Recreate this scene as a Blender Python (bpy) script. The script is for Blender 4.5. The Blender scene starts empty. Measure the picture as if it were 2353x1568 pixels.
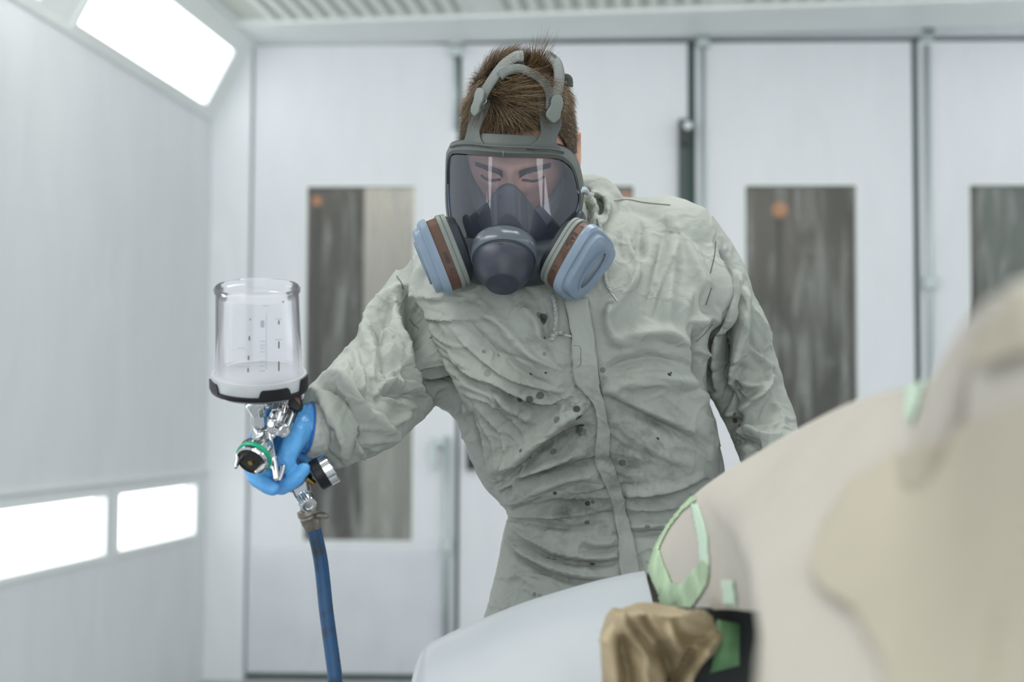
import bpy, bmesh, math, random
import numpy as np
from mathutils import Vector, Matrix
from mathutils.bvhtree import BVHTree
from mathutils.kdtree import KDTree
random.seed(7); rng = np.random.default_rng(7)
PI = math.pi
scene = bpy.context.scene
COL = scene.collection
# ---------------------------------------------------------------- camera
W, H, F = 2353.0, 1568.0, 3268.0
CAM = Vector((0, 0, 1.23))
PITCH, ROLL = 0.0538, 0.004
RM = Matrix.Rotation(PI / 2 + PITCH, 3, 'X') @ Matrix.Rotation(ROLL, 3, 'Z')
cam = bpy.data.cameras.new('camera'); camo = bpy.data.objects.new('camera', cam); COL.objects.link(camo)
camo.matrix_world = Matrix.Translation(CAM) @ RM.to_4x4()
cam.sensor_width = 36; cam.lens = 36 * F / W; cam.clip_start = 0.05
cam.dof.use_dof = True; cam.dof.focus_distance = 2.04; cam.dof.aperture_fstop = 2.9
scene.camera = camo
scene.view_settings.view_transform = 'Standard'; scene.view_settings.look = 'None'
scene.view_settings.gamma = 1; scene.view_settings.use_curve_mapping = False
scene.view_settings.exposure = 0.28
scene.cycles.max_bounces = 10; scene.cycles.transparent_max_bounces = 24
# ---------------------------------------------------------------- world: soft cool ambient fill, rear end of the booth left open
wd = bpy.data.worlds.new('world'); scene.world = wd; wd.use_nodes = True
wd.node_tree.nodes['Background'].inputs[0].default_value = (0.80, 0.90, 1.0, 1)
wd.node_tree.nodes['Background'].inputs[1].default_value = 0.50
# room frame
A_ = math.radians(7.5)
D_ = Vector((math.sin(A_), math.cos(A_), 0))          # direction of side walls (away from camera)
BW0, BWS = 6.7, -0.0384                                # back wall y = BW0 + BWS*x
def area(name, loc, target, sx, sy, power, color=(1, 1, 1), spread=PI):
    l = bpy.data.lights.new(name, 'AREA'); l.shape = 'RECTANGLE'; l.size = sx; l.size_y = sy
    l.energy = power; l.color = color; l.spread = spread
    o = bpy.data.objects.new(name, l); COL.objects.link(o); o.location = loc
    o.rotation_euler = (Vector(target) - Vector(loc)).to_track_quat('-Z', 'Y').to_euler()
    return o
# added area lights without fixtures: overhead on the person, front fill, back wall
area('added_overhead_light', (-1.3, 1.35, 2.85), (0.25, 2.3, 1.1), 1.6, 0.5, 16, (1.0, 1.0, 0.99))  # added key from upper left, no lamp hangs here
area('added_overhead_light', (0.3, 2.2, 2.95), (0.25, 2.3, 0), 1.0, 0.7, 19, (1.0, 1.0, 0.98))  # added top light over the person, no lamp hangs here
area('added_front_fill', (0.0, -2.1, 1.55), (0.2, 2.3, 1.25), 3.4, 2.2, 46, (.97, 1.0, 1.0))  # added fill behind the camera for the person's front
area('added_overhead_light', (0.4, 4.6, 2.95), (0.5, 6.0, 0.9), 4.2, 0.6, 17, (1.0, 1.0, 0.99))  # added to brighten the doors and back wall

# ---------------------------------------------------------------- helpers
def ray(px, py):
    d = Vector(((px - W / 2) / F, -(py - H / 2) / F, -1)); return RM @ d
def P(px, py, Y):
    d = ray(px, py); return CAM + d * (Y / d.y)
def PL(px, py, p0, n):
    d = ray(px, py); n = Vector(n); return CAM + d * ((Vector(p0) - CAM).dot(n) / d.dot(n))
BN = Vector((-BWS, 1, 0)).normalized()
def BW(px, py, off=0.0):
    return PL(px, py, Vector((0, BW0, 0)) - BN * off, BN)
RMn = np.array(RM)
def proj(V):
    L = (np.asarray(V) - np.array(CAM)) @ RMn      # = R^T (v-c)
    z = -L[:, 2]
    return np.stack([W / 2 + F * L[:, 0] / z, H / 2 - F * L[:, 1] / z], 1), z
SC = 1 / F
def pr(r_px, Y): return r_px * Y / F               # pixel radius -> metres
def new_mesh(name, V, Fc, smooth=True):
    me = bpy.data.meshes.new(name)
    if isinstance(V, np.ndarray): V = V.tolist()
    me.from_pydata([tuple(v) for v in V], [], [tuple(f) for f in Fc]); me.update()
    if smooth: me.shade_smooth()
    return me
def obj(name, V, Fc, m, parent=None, smooth=True, kind=None, angle=None):
    off = np.array(parent.location) if parent is not None and parent.type == 'EMPTY' else (np.array(parent['org']) if parent is not None else np.zeros(3))
    V = np.asarray([tuple(v) for v in V], float) - off
    me = new_mesh(name, V, Fc, smooth)
    if m: me.materials.append(m)
    o = bpy.data.objects.new(name, me); COL.objects.link(o)
    if parent is not None: o.parent = parent
    o['org'] = [float(x) for x in off]
    if kind: o['kind'] = kind
    bmn = bmesh.new(); bmn.from_mesh(me); bmesh.ops.recalc_face_normals(bmn, faces=bmn.faces); bmn.to_mesh(me); bmn.free()
    if angle is not None and smooth:
        me.shade_smooth()
        try: me.set_sharp_from_angle(angle=math.radians(angle))
        except Exception: pass
    return o
def bevel(o, w, seg=2):
    b = o.modifiers.new('bevel', 'BEVEL'); b.width = w; b.segments = seg; b.limit_method = 'ANGLE'; b.angle_limit = 0.6
    return o
def thing(name, label, cat, loc, group=None):
    o = bpy.data.objects.new(name, None); COL.objects.link(o); o.location = loc; o.empty_display_size = .05
    o['label'] = label; o['category'] = cat
    if group: o['group'] = group
    return o
def tag(o, label, cat, group=None):
    o['label'] = label; o['category'] = cat
    if group: o['group'] = group
    return o
class MB:
    def __init__(s): s.V = []; s.F = []
    def add(s, V, Fc):
        n = len(s.V); s.V += [tuple(v) for v in V]; s.F += [tuple(i + n for i in f) for f in Fc]; return s
    def box(s, a, b, M=None):
        x0, y0, z0 = a; x1, y1, z1 = b
        V = [Vector(v) for v in ((x0,y0,z0),(x1,y0,z0),(x1,y1,z0),(x0,y1,z0),(x0,y0,z1),(x1,y0,z1),(x1,y1,z1),(x0,y1,z1))]
        if M is not None: V = [M @ v for v in V]
        return s.add(V, [(0,3,2,1),(4,5,6,7),(0,1,5,4),(1,2,6,5),(2,3,7,6),(3,0,4,7)])
    def hexa(s, q0, q1):
        return s.add(list(q0) + list(q1), [(3,2,1,0),(4,5,6,7),(0,1,5,4),(1,2,6,5),(2,3,7,6),(3,0,4,7)])
def loft(rings, cap=True, closed=False):
    n = len(rings[0]); V = [tuple(p) for r in rings for p in r]; Fc = []
    m = len(rings)
    for i in range(m - 1 + (1 if closed else 0)):
        for j in range(n):
            a = i * n + j; b = i * n + (j + 1) % n; i2 = (i + 1) % m
            Fc.append((a, b, i2 * n + (j + 1) % n, i2 * n + j))
    if cap and not closed:
        Fc.append(tuple(range(n))[::-1]); Fc.append(tuple((m - 1) * n + j for j in range(n)))
    return V, Fc
def catmull(pts, k=6):
    pts = [np.asarray(p, float) for p in pts]
    if len(pts) < 3 or k <= 1: 
        if k > 1 and len(pts) == 2: return [pts[0] + (pts[1] - pts[0]) * t / k for t in range(k + 1)]
        return pts
    q = [2 * pts[0] - pts[1]] + pts + [2 * pts[-1] - pts[-2]]; out = []
    for i in range(1, len(q) - 2):
        for t in range(k):
            u = t / k; a, b, c, d = q[i - 1], q[i], q[i + 1], q[i + 2]
            out.append(.5 * ((2 * b) + (-a + c) * u + (2 * a - 5 * b + 4 * c - d) * u * u + (-a + 3 * b - 3 * c + d) * u ** 3))
    out.append(pts[-1]); return out
def frames(pts, up=None):
    pts = np.asarray(pts, float); T = np.gradient(pts, axis=0); T /= np.linalg.norm(T, axis=1)[:, None] + 1e-12
    u = np.array(up if up is not None else (0, 0, 1.0), float)
    if abs(np.dot(u, T[0])) > .95: u = np.array((0, 1.0, 0))
    N = []
    for t in T:
        u = u - t * np.dot(u, t); u = u / (np.linalg.norm(u) + 1e-12); N.append(u)
    N = np.array(N); B = np.cross(T, N); return T, N, B
def tube(pts, radii, n=12, k=1, up=None, round_ends=False, flat=1.0, cap=True):
    """pts Vectors, radii scalar or list; flat scales along the up direction"""
    if np.isscalar(radii): radii = [radii] * len(pts)
    PR = [np.append(np.asarray(p, float), r) for p, r in zip(pts, radii)]
    PR = np.array(catmull(PR, k)); pts = PR[:, :3]; R = np.maximum(PR[:, 3], 1e-5)
    T, N, B = frames(pts, up)
    rings = []
    ang = [2 * PI * j / n for j in range(n)]
    def ring(c, r, nn, bb): return [c + r * (math.cos(a) * bb + flat * math.sin(a) * nn) for a in ang]
    if round_ends:
        for q in (1.45, 1.2, .8, .4): rings.append(ring(pts[0] - T[0] * R[0] * math.sin(q), R[0] * math.cos(q), N[0], B[0]))
    for i in range(len(pts)): rings.append(ring(pts[i], R[i], N[i], B[i]))
    if round_ends:
        for q in (.4, .8, 1.2, 1.45): rings.append(ring(pts[-1] + T[-1] * R[-1] * math.sin(q), R[-1] * math.cos(q), N[-1], B[-1]))
    return loft(rings, cap)
def lathe(prof, origin, axis, n=32, cap=True, ref=None):
    """prof: list of (radius, height along axis)"""
    ax = Vector(axis).normalized(); r = Vector(ref) if ref else Vector((0, 0, 1))
    if abs(ax.dot(r)) > .95: r = Vector((1, 0, 0))
    u = (r - ax * r.dot(ax)).normalized(); v = ax.cross(u); o = Vector(origin)
    rings = [[o + ax * h + (u * math.cos(2 * PI * j / n) + v * math.sin(2 * PI * j / n)) * max(rr, 1e-5) for j in range(n)] for rr, h in prof]
    return loft(rings, cap)
def ball(c, r, n=16, M=None):
    rx, ry, rz = r if hasattr(r, '__len__') else (r, r, r)
    rings = []
    for i in range(1, n):
        t = PI * i / n
        rings.append([Vector((rx * math.sin(t) * math.cos(2 * PI * j / (2 * n)), ry * math.sin(t) * math.sin(2 * PI * j / (2 * n)), rz * math.cos(t))) for j in range(2 * n)])
    if M is not None: rings = [[M @ p for p in rr] for rr in rings]
    rings = [[p + Vector(c) for p in rr] for rr in rings]
    return loft(rings)
def remesh(parts, voxel, smooth=0, name='tmp'):
    mb = MB()
    for V, Fc in parts: mb.add(V, Fc)
    me = new_mesh(name, mb.V, mb.F)
    bmn = bmesh.new(); bmn.from_mesh(me)
    bmesh.ops.recalc_face_normals(bmn, faces=bmn.faces); bmn.to_mesh(me); bmn.free()
    o = bpy.data.objects.new(name, me); COL.objects.link(o)
    md = o.modifiers.new('r', 'REMESH'); md.mode = 'VOXEL'; md.voxel_size = voxel
    dg = bpy.context.evaluated_depsgraph_get(); dg.update()
    m2 = bpy.data.meshes.new_from_object(o.evaluated_get(dg))
    bpy.data.objects.remove(o); bpy.data.meshes.remove(me)
    n = len(m2.vertices); V = np.empty(n * 3); m2.vertices.foreach_get('co', V); V = V.reshape(-1, 3)
    Fc = [tuple(p.vertices) for p in m2.polygons]
    E = np.empty(len(m2.edges) * 2, int); m2.edges.foreach_get('vertices', E); E = E.reshape(-1, 2)
    bpy.data.meshes.remove(m2)
    V = lap(V, E, smooth)
    return V, Fc, E
def lap(V, E, it, f=.5):
    n = len(V)
    if it:
        deg = np.bincount(E.ravel(), minlength=n)[:, None]
        for _ in range(it):
            S = np.zeros_like(V)
            for c in range(3):
                S[:, c] = np.bincount(E[:, 0], V[E[:, 1], c], n) + np.bincount(E[:, 1], V[E[:, 0], c], n)
            V = V + f * (S / np.maximum(deg, 1) - V)
    return V
def normals(V, Fc):
    me = new_mesh('n', V, Fc); N = np.empty(len(V) * 3); me.vertices.foreach_get('normal', N); bpy.data.meshes.remove(me)
    return N.reshape(-1, 3)
def bvh(V, Fc): return BVHTree.FromPolygons([tuple(v) for v in V], Fc)
def hit(tree, px, py, off=0.0):
    d = ray(px, py).normalized(); loc, nor, i, t = tree.ray_cast(CAM, d)
    if loc is None: return None, None
    if nor.dot(d) > 0: nor = -nor
    return loc + nor * off - d * off * .3, nor
def slab(outline, thick, nrm=None):
    """closed polygon outline (3D pts) extruded by thick along nrm"""
    pts = [Vector(p) for p in outline]
    if nrm is None:
        nrm = Vector((0, 0, 0))
        for i in range(len(pts)): nrm += pts[i].cross(pts[(i + 1) % len(pts)])
        nrm.normalize()
    n = len(pts); V = pts + [p + Vector(nrm) * thick for p in pts]
    Fc = [tuple(range(n))[::-1], tuple(range(n, 2 * n))] + [(i, (i + 1) % n, n + (i + 1) % n, n + i) for i in range(n)]
    return V, Fc
def grid(Pf, nu, nv, thick=0.0, nrm=None):
    """Pf(u,v)->point ; returns sheet, with optional thickness by offset function"""
    V = [Pf(i / nu, j / nv) for j in range(nv + 1) for i in range(nu + 1)]
    Fc = [(j * (nu + 1) + i, j * (nu + 1) + i + 1, (j + 1) * (nu + 1) + i + 1, (j + 1) * (nu + 1) + i) for j in range(nv) for i in range(nu)]
    return V, Fc
def solid(o, t, off=-1):
    s = o.modifiers.new('thick', 'SOLIDIFY'); s.thickness = t; s.offset = off; return o
# ---------------------------------------------------------------- materials
def nd(nt, t, **kw):
    n = nt.nodes.new(t)
    for k, v in kw.items():
        if k.startswith('i_'): n.inputs[int(k[2:]) if k[2:].isdigit() else k[2:]].default_value = v
        else: setattr(n, k, v)
    return n
def mat(name, col, rough=.6, metal=0.0, noise=None, bump=None, spec=.5, **kw):
    """noise=(scale, amount) colour variation ; bump=(scale, strength, distance)"""
    m = bpy.data.materials.new(name); m.use_nodes = True; nt = m.node_tree; b = nt.nodes['Principled BSDF']
    b.inputs['Base Color'].default_value = (*col, 1); b.inputs['Roughness'].default_value = rough; b.inputs['Metallic'].default_value = metal
    b.inputs['Specular IOR Level'].default_value = spec
    tc = nd(nt, 'ShaderNodeTexCoord')
    if noise:
        n = nd(nt, 'ShaderNodeTexNoise'); n.inputs['Scale'].default_value = noise[0]; n.inputs['Detail'].default_value = 5
        nt.links.new(tc.outputs['Object'], n.inputs['Vector'])
        r = nd(nt, 'ShaderNodeMapRange'); r.inputs[1].default_value = .3; r.inputs[2].default_value = .7
        r.inputs[3].default_value = 1 - noise[1]; r.inputs[4].default_value = 1 + noise[1] * .5
        nt.links.new(n.outputs['Fac'], r.inputs[0])
        mx = nd(nt, 'ShaderNodeVectorMath', operation='SCALE'); mx.inputs[0].default_value = col
        nt.links.new(r.outputs[0], mx.inputs['Scale']); nt.links.new(mx.outputs[0], b.inputs['Base Color'])
    if bump:
        n = nd(nt, 'ShaderNodeTexNoise'); n.inputs['Scale'].default_value = bump[0]; n.inputs['Detail'].default_value = 4
        nt.links.new(tc.outputs['Object'], n.inputs['Vector'])
        bp = nd(nt, 'ShaderNodeBump'); bp.inputs['Strength'].default_value = bump[1]; bp.inputs['Distance'].default_value = bump[2]
        nt.links.new(n.outputs['Fac'], bp.inputs['Height']); nt.links.new(bp.outputs[0], b.inputs['Normal'])
    for k, v in kw.items(): b.inputs[k.replace('_', ' ')].default_value = v
    return m
def emit(name, col, s):
    m = bpy.data.materials.new(name); m.use_nodes = True; nt = m.node_tree; nt.nodes.clear()
    e = nd(nt, 'ShaderNodeEmission'); e.inputs[0].default_value = (*col, 1); e.inputs[1].default_value = s
    o = nd(nt, 'ShaderNodeOutputMaterial'); nt.links.new(e.outputs[0], o.inputs[0]); return m
def clear(name, tint, ior=1.45, rough=.02, haze=0.0, hazecol=(.8, .85, .95), gl=1.0):
    """thin clear plastic: tinted transparency + fresnel gloss (+ a little milky diffuse)"""
    m = bpy.data.materials.new(name); m.use_nodes = True; nt = m.node_tree; nt.nodes.clear()
    t = nd(nt, 'ShaderNodeBsdfTransparent'); t.inputs[0].default_value = (*tint, 1)
    g = nd(nt, 'ShaderNodeBsdfGlossy'); g.inputs['Roughness'].default_value = rough; g.inputs[0].default_value = (gl, gl, gl, 1)
    f = nd(nt, 'ShaderNodeFresnel'); f.inputs[0].default_value = ior
    mx = nd(nt, 'ShaderNodeMixShader'); out = nd(nt, 'ShaderNodeOutputMaterial')
    base = t
    if haze:
        d = nd(nt, 'ShaderNodeBsdfDiffuse'); d.inputs[0].default_value = (*hazecol, 1)
        tl = nd(nt, 'ShaderNodeBsdfTranslucent'); tl.inputs[0].default_value = (*hazecol, 1)
        dm = nd(nt, 'ShaderNodeMixShader'); dm.inputs[0].default_value = .45; nt.links.new(d.outputs[0], dm.inputs[1]); nt.links.new(tl.outputs[0], dm.inputs[2])
        hm = nd(nt, 'ShaderNodeMixShader'); hm.inputs[0].default_value = haze
        nt.links.new(t.outputs[0], hm.inputs[1]); nt.links.new(dm.outputs[0], hm.inputs[2]); base = hm
    nt.links.new(f.outputs[0], mx.inputs[0]); nt.links.new(base.outputs[0], mx.inputs[1]); nt.links.new(g.outputs[0], mx.inputs[2])
    nt.links.new(mx.outputs[0], out.inputs[0]); return m
def film_wall(name, col, strength=.25, sc=(3.0, 3.0, .7)):
    """white panels hung with thin plastic film: soft vertical wrinkles, greyer dusty haze"""
    m = mat(name, col, .45, spec=.3); nt = m.node_tree; b = nt.nodes['Principled BSDF']
    tc = nd(nt, 'ShaderNodeTexCoord'); mp = nd(nt, 'ShaderNodeMapping'); mp.inputs['Scale'].default_value = sc
    n = nd(nt, 'ShaderNodeTexNoise'); n.inputs['Scale'].default_value = 2.2; n.inputs['Detail'].default_value = 5; n.inputs['Distortion'].default_value = .8
    nt.links.new(tc.outputs['Object'], mp.inputs[0]); nt.links.new(mp.outputs[0], n.inputs['Vector'])
    bp = nd(nt, 'ShaderNodeBump'); bp.inputs['Strength'].default_value = strength; bp.inputs['Distance'].default_value = .08
    nt.links.new(n.outputs['Fac'], bp.inputs['Height']); nt.links.new(bp.outputs[0], b.inputs['Normal'])
    r = nd(nt, 'ShaderNodeMapRange'); r.inputs[1].default_value = .35; r.inputs[2].default_value = .7; r.inputs[3].default_value = .965; r.inputs[4].default_value = 1.01
    nt.links.new(n.outputs['Fac'], r.inputs[0])
    mx = nd(nt, 'ShaderNodeVectorMath', operation='SCALE'); mx.inputs[0].default_value = col
    nt.links.new(r.outputs[0], mx.inputs['Scale']); nt.links.new(mx.outputs[0], b.inputs['Base Color'])
    return m
# ================================================================ ROOM
M_wall = film_wall('white_panel_film', (.80, .83, .85), .12)
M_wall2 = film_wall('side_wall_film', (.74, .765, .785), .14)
M_door = film_wall('door_panel', (.765, .79, .82), .05)
M_trim = mat('painted_trim', (.80, .84, .82), .45, noise=(3, .04))
M_gap = mat('dark_green_gap', (.10, .16, .14), .7)
M_ceil = mat('ceiling_filter', (.62, .66, .60), .8, noise=(40, .06))
M_rib = mat('ceiling_rib', (.80, .84, .79), .5)
M_floor = mat('concrete_floor', (.42, .44, .45), .7, noise=(4, .12), bump=(30, .2, .01))
M_lamp = emit('lamp_diffuser', (.965, .975, 1.0), 2.8)
M_steel = mat('galvanised_rod', (.50, .57, .56), .4, .5)
M_black = mat('black_plastic', (.012, .02, .022), .4)
M_out = mat('workshop_wall_beyond', (.20, .185, .17), .8, noise=(1.2, .5))
M_outl = mat('pale_cabinet_beyond', (.95, .95, .90), .7, noise=(2, .12))
def film_glass():
    m = bpy.data.materials.new('pane_under_film'); m.use_nodes = True; nt = m.node_tree; nt.nodes.clear()
    tc = nd(nt, 'ShaderNodeTexCoord'); mp = nd(nt, 'ShaderNodeMapping'); mp.inputs['Scale'].default_value = (9, 9, 1.3)
    n = nd(nt, 'ShaderNodeTexNoise'); n.inputs['Scale'].default_value = 1.6; n.inputs['Detail'].default_value = 4; n.inputs['Distortion'].default_value = 1.2
    nt.links.new(tc.outputs['Object'], mp.inputs[0]); nt.links.new(mp.outputs[0], n.inputs['Vector'])
    r = nd(nt, 'ShaderNodeMapRange'); r.inputs[1].default_value = .48; r.inputs[2].default_value = .74; r.inputs[3].default_value = .10; r.inputs[4].default_value = .46
    nt.links.new(n.outputs['Fac'], r.inputs[0])
    t = nd(nt, 'ShaderNodeBsdfTransparent'); t.inputs[0].default_value = (.80, .80, .78, 1)
    d = nd(nt, 'ShaderNodeBsdfPrincipled'); d.inputs['Base Color'].default_value = (.5, .52, .5, 1); d.inputs['Roughness'].default_value = .35
    mx = nd(nt, 'ShaderNodeMixShader'); out = nd(nt, 'ShaderNodeOutputMaterial')
    nt.links.new(r.outputs[0], mx.inputs[0]); nt.links.new(t.outputs[0], mx.inputs[1]); nt.links.new(d.outputs[0], mx.inputs[2]); nt.links.new(mx.outputs[0], out.inputs[0])
    return m
M_pane = film_glass()
TOPZ = BW(1100, 100).z
def wx(px, py=700): return BW(px, py).x
def wz(py, px=1176): return BW(px, py).z
def wpt(x, z, off): # point on back wall, off towards camera
    return Vector((x, BW0 + BWS * x, z)) - BN * off
def wbox(mb, x0, x1, z0, z1, o0, o1):
    mb.hexa([wpt(x0, z0, o1), wpt(x1, z0, o1), wpt(x1, z1, o1), wpt(x0, z1, o1)], [wpt(x0, z0, o0), wpt(x1, z0, o0), wpt(x1, z1, o0), wpt(x0, z1, o0)])
    return mb
CZ = BW(1176, 62).z                  # ceiling height at the back wall
XL = BW(488, 700).x; XR = 3.05
xs_doors = [(wx(577), wx(1048)), (wx(1058), wx(1581)), (wx(1600), wx(2101)), (wx(2116), wx(2116) + wx(2101) - wx(1600))]
win_px = [(703, 951), (1210, 1456), (1714, 1969), (2231, 2484)]
WZ0, WZ1 = wz(1243, 820), wz(429, 820)
Z0 = 0.03; ZT = wz(101)
# floor, ceiling, walls
obj('floor', *MB().box((-3.5, -2.5, -.08), (4.5, 9.0, 0)).__dict__.values(), M_floor, kind='structure', smooth=False)
mb = MB(); wbox(mb, XL - .1, xs_doors[0][0] - .008, 0, CZ + .3, -.1, 0.035)
wbox(mb, xs_doors[0][0] - .008, XR + .3, ZT + .022, CZ + .3, -.1, .045)      # header beam above the doors
wbox(mb, xs_doors[3][1] + .01, XR + .3, 0, ZT + .022, -.1, .035)
obj('wall_back', mb.V, mb.F, M_wall, kind='structure', smooth=False)
mb = MB(); wbox(mb, xs_doors[0][0] - .008, xs_doors[3][1] + .01, -.0, ZT + .022, -.14, -.07)
# leave window openings in the dark backing: build as strips
mb = MB()
edges = [xs_doors[0][0] - .008] 
for i in range(4):
    a, b = wx(win_px[i][0]), wx(win_px[i][1])
    wbox(mb, edges[-1], a - .02, 0, ZT + .022, -.09, -.05); edges.append(b + .02)
    wbox(mb, a - .02, b + .02, 0, WZ0 - .02, -.09, -.05); wbox(mb, a - .02, b + .02, WZ1 + .02, ZT + .022, -.09, -.05)
wbox(mb, edges[-1], xs_doors[3][1] + .01, 0, ZT + .022, -.09, -.05)
obj('trim_1', mb.V, mb.F, M_gap, kind='structure', smooth=False)
# side walls along D_
def sidewall(name, base, zt, sgn):
    b = Vector(base); far = b + D_ * .0; near = b - D_ * 8.6; side = Vector((D_.y, -D_.x, 0)) * sgn * .12
    mb = MB().hexa([far, near, near + side, far + side], [v + Vector((0, 0, zt)) for v in (far, near, near + side, far + side)])
    return mb
C0 = BW(488, 275, .035); C1 = BW(590, 84, .035)
base0 = Vector((C0.x, C0.y, 0)); LZ = C0.z; CE = C1.z
XRb = wpt(XR, 0, 0)
LN = Vector((D_.y, -D_.x, 0))
def LW(px, py, off=0.0): return PL(px, py, base0 + LN * off, LN)
def ldist(p): return (base0 - p).dot(D_)      # distance along the wall towards the camera
def lpt(t, z, off=0.0): return base0 - D_ * t + LN * off + Vector((0, 0, z))
def lbox(mb, t0, t1, z0, z1, o0, o1, pt=lpt):
    mb.hexa([pt(t0, z0, o0), pt(t1, z0, o0), pt(t1, z0, o1), pt(t0, z0, o1)], [pt(t0, z1, o0), pt(t1, z1, o0), pt(t1, z1, o1), pt(t0, z1, o1)]); return mb
# low side lights: positions from the photo, heights constant
zt_ = (LW(446, 1113).z + LW(268, 1134).z) / 2; zb_ = (LW(444, 1231).z + LW(268, 1268).z) / 2
t_a, t_b = ldist(LW(446, 1170)), ldist(LW(268, 1200)); t_c, = (ldist(LW(240, 1200)),)
pitch_l = t_c - t_a
len2 = 1.30
lows = [(t_a, t_b)]; t = t_c
while t < 7.5: lows.append((t, t + len2)); t += len2 + (t_c - t_b)
def rpt(t, z, off=0.0): 
    return XRb - D_ * t - LN * off + Vector((0, 0, z))
for nm, pt in (('wall_left', lpt), ('wall_right', rpt)):
    mb = MB(); prev = -.1
    for (a, b) in lows:
        lbox(mb, prev, a, 0, LZ, -.12, 0, pt); lbox(mb, a, b, 0, zb_, -.12, 0, pt); lbox(mb, a, b, zt_, LZ, -.12, 0, pt); prev = b
    lbox(mb, prev, 9.2, 0, LZ, -.12, 0, pt)
    obj(nm, mb.V, mb.F, M_wall2, kind='structure', smooth=False)
side_labels = {}
for side, pt in (('left', lpt), ('right', rpt)):
    for i, (a, b) in enumerate(lows[:6 if side == 'left' else 6]):
        c = pt((a + b) / 2, zb_, 0)
        place = ['short low wall lamp beside the back corner of the %s wall', 'long low wall lamp next to the short one on the %s wall'][i] % side if i < 2 else '%s low wall lamp along the %s wall, counted from the back corner' % (('third', 'fourth', 'fifth', 'sixth')[i - 2], side)
        T = thing('wall_lamp', place, 'lamp', c, 'low wall lamps in a row')
        mb = MB(); lbox(mb, a, b, zb_, zt_, -.10, -.045, pt); obj('diffuser', mb.V, mb.F, M_lamp, T, smooth=False)
        mb = MB(); w = .018
        lbox(mb, a - w, b + w, zb_ - w, zb_ + .004, -.04, .010, pt); lbox(mb, a - w, b + w, zt_ - .004, zt_ + w, -.04, .010, pt)
        lbox(mb, a - w, a + .006, zb_, zt_, -.04, .010, pt); lbox(mb, b - .006, b + w, zb_, zt_, -.04, .010, pt)
        obj('frame', mb.V, mb.F, M_trim, T, smooth=False)
# slanted corner panel with ceiling lamps
SA = Vector((C0.x, C0.y, LZ)); SB = Vector((C1.x, C1.y, CE))
SU = (SB - SA); SL = SU.length; SU.normalize(); SN = D_.cross(SU).normalized()
if SN.z > 0: SN = -SN
def spt(t, f, off=0.0): return SA - D_ * t + SU * (f * SL) + SN * off
def srpt(t, f, off=0.0):
    p = rpt(t, LZ, 0); u = Vector((-SU.x, SU.y, SU.z)); n = Vector((-SN.x, SN.y, SN.z)); return p + u * (f * SL) + n * off
nS = SN
def sd(px, py):
    p = PL(px, py, SA, SN); return (SA - p).dot(D_), (p - SA).dot(SU) / SL
q = [sd(540, 112), sd(480, 222), sd(178, 38)]
print('slant', q, 'low', lows[:3], zt_, zb_)
s0 = (q[0][0] + q[1][0]) / 2; s1 = q[2][0]; f1 = min(.86, q[0][1]); f0 = (q[1][1] + q[2][1]) / 2
slamps = [(s0, s1)]; t = s1 + .28
while t < 7.5: slamps.append((t, t + (s1 - s0))); t += s1 - s0 + .28
for nm, pt in (('trim_2', spt), ('trim_3', srpt)):
    mb = MB(); prev = -.1
    for a, b in slamps:
        lbox(mb, prev, a, 0, 1, -.08, 0, pt); lbox(mb, a, b, 0, f0, -.08, 0, pt); lbox(mb, a, b, f1, 1, -.08, 0, pt); prev = b
    lbox(mb, prev, 9.2, 0, 1, -.08, 0, pt)
    lbox(mb, -.1, 9.2, -.02, .03, 0, .012, pt); lbox(mb, -.1, 9.2, .965, 1.02, 0, .012, pt)
    obj(nm, mb.V, mb.F, M_trim, kind='structure', smooth=False)
for side, pt in (('left', spt), ('right', srpt)):
    for i, (a, b) in enumerate(slamps):
        lab = 'sloping ceiling lamp over the left wall nearest the back corner' if (i == 0 and side == 'left') else ('%s sloping ceiling lamp along the %s wall, counted from the back corner' % (('first', 'second', 'third', 'fourth', 'fifth', 'sixth', 'seventh')[i], side))
        T = thing('ceiling_lamp', lab, 'lamp', pt((a + b) / 2, .5, 0), 'sloping ceiling lamps')
        mb = MB(); lbox(mb, a, b, f0, f1, -.05, -.02, pt); obj('diffuser', mb.V, mb.F, M_lamp, T, smooth=False)
        mb = MB()
        lbox(mb, a - .02, b + .02, f0 - .05, f0 + .01, -.01, .008, pt); lbox(mb, a - .02, b + .02, f1 - .01, f1 + .04, -.01, .008, pt)
        lbox(mb, a - .02, a + .012, f0, f1, -.01, .008, pt); lbox(mb, b - .012, b + .02, f0, f1, -.01, .008, pt)
        obj('frame', mb.V, mb.F, M_trim, T, smooth=False)
# ceiling: filter sheet with ribs running along the booth
CL = Vector((C1.x, C1.y, CE))
mb = MB(); a = CL - LN * .1 + D_ * .2; wdt = (XR - C1.x) + .4
q0 = [a - D_ * 9.2, a - D_ * 9.2 + LN * wdt, a + LN * wdt, a]
mb.hexa(q0, [v + Vector((0, 0, .1)) for v in q0])
obj('ceiling', mb.V, mb.F, M_ceil, kind='structure', smooth=False)
mb = MB(); L0 = 0.30
for k in range(1, 54):
    x = .10 + k * .075
    if x > wdt - .3: break
    p = CL + LN * x - Vector((0, 0, .016)); h = .017 if k % 14 else .06
    c0 = p - D_ * 8.4; c1 = p - D_ * L0
    mb.hexa([c0 - LN * h, c0 + LN * h, c1 + LN * h, c1 - LN * h], [v + Vector((0, 0, .03)) for v in (c0 - LN * h, c0 + LN * h, c1 + LN * h, c1 - LN * h)])
obj('trim_4', mb.V, mb.F, M_rib, kind='structure', smooth=False)
mb = MB(); 
b0 = CL - LN * .02 - D_ * L0 ; b1 = b0 + LN * (wdt - .1)
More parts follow.
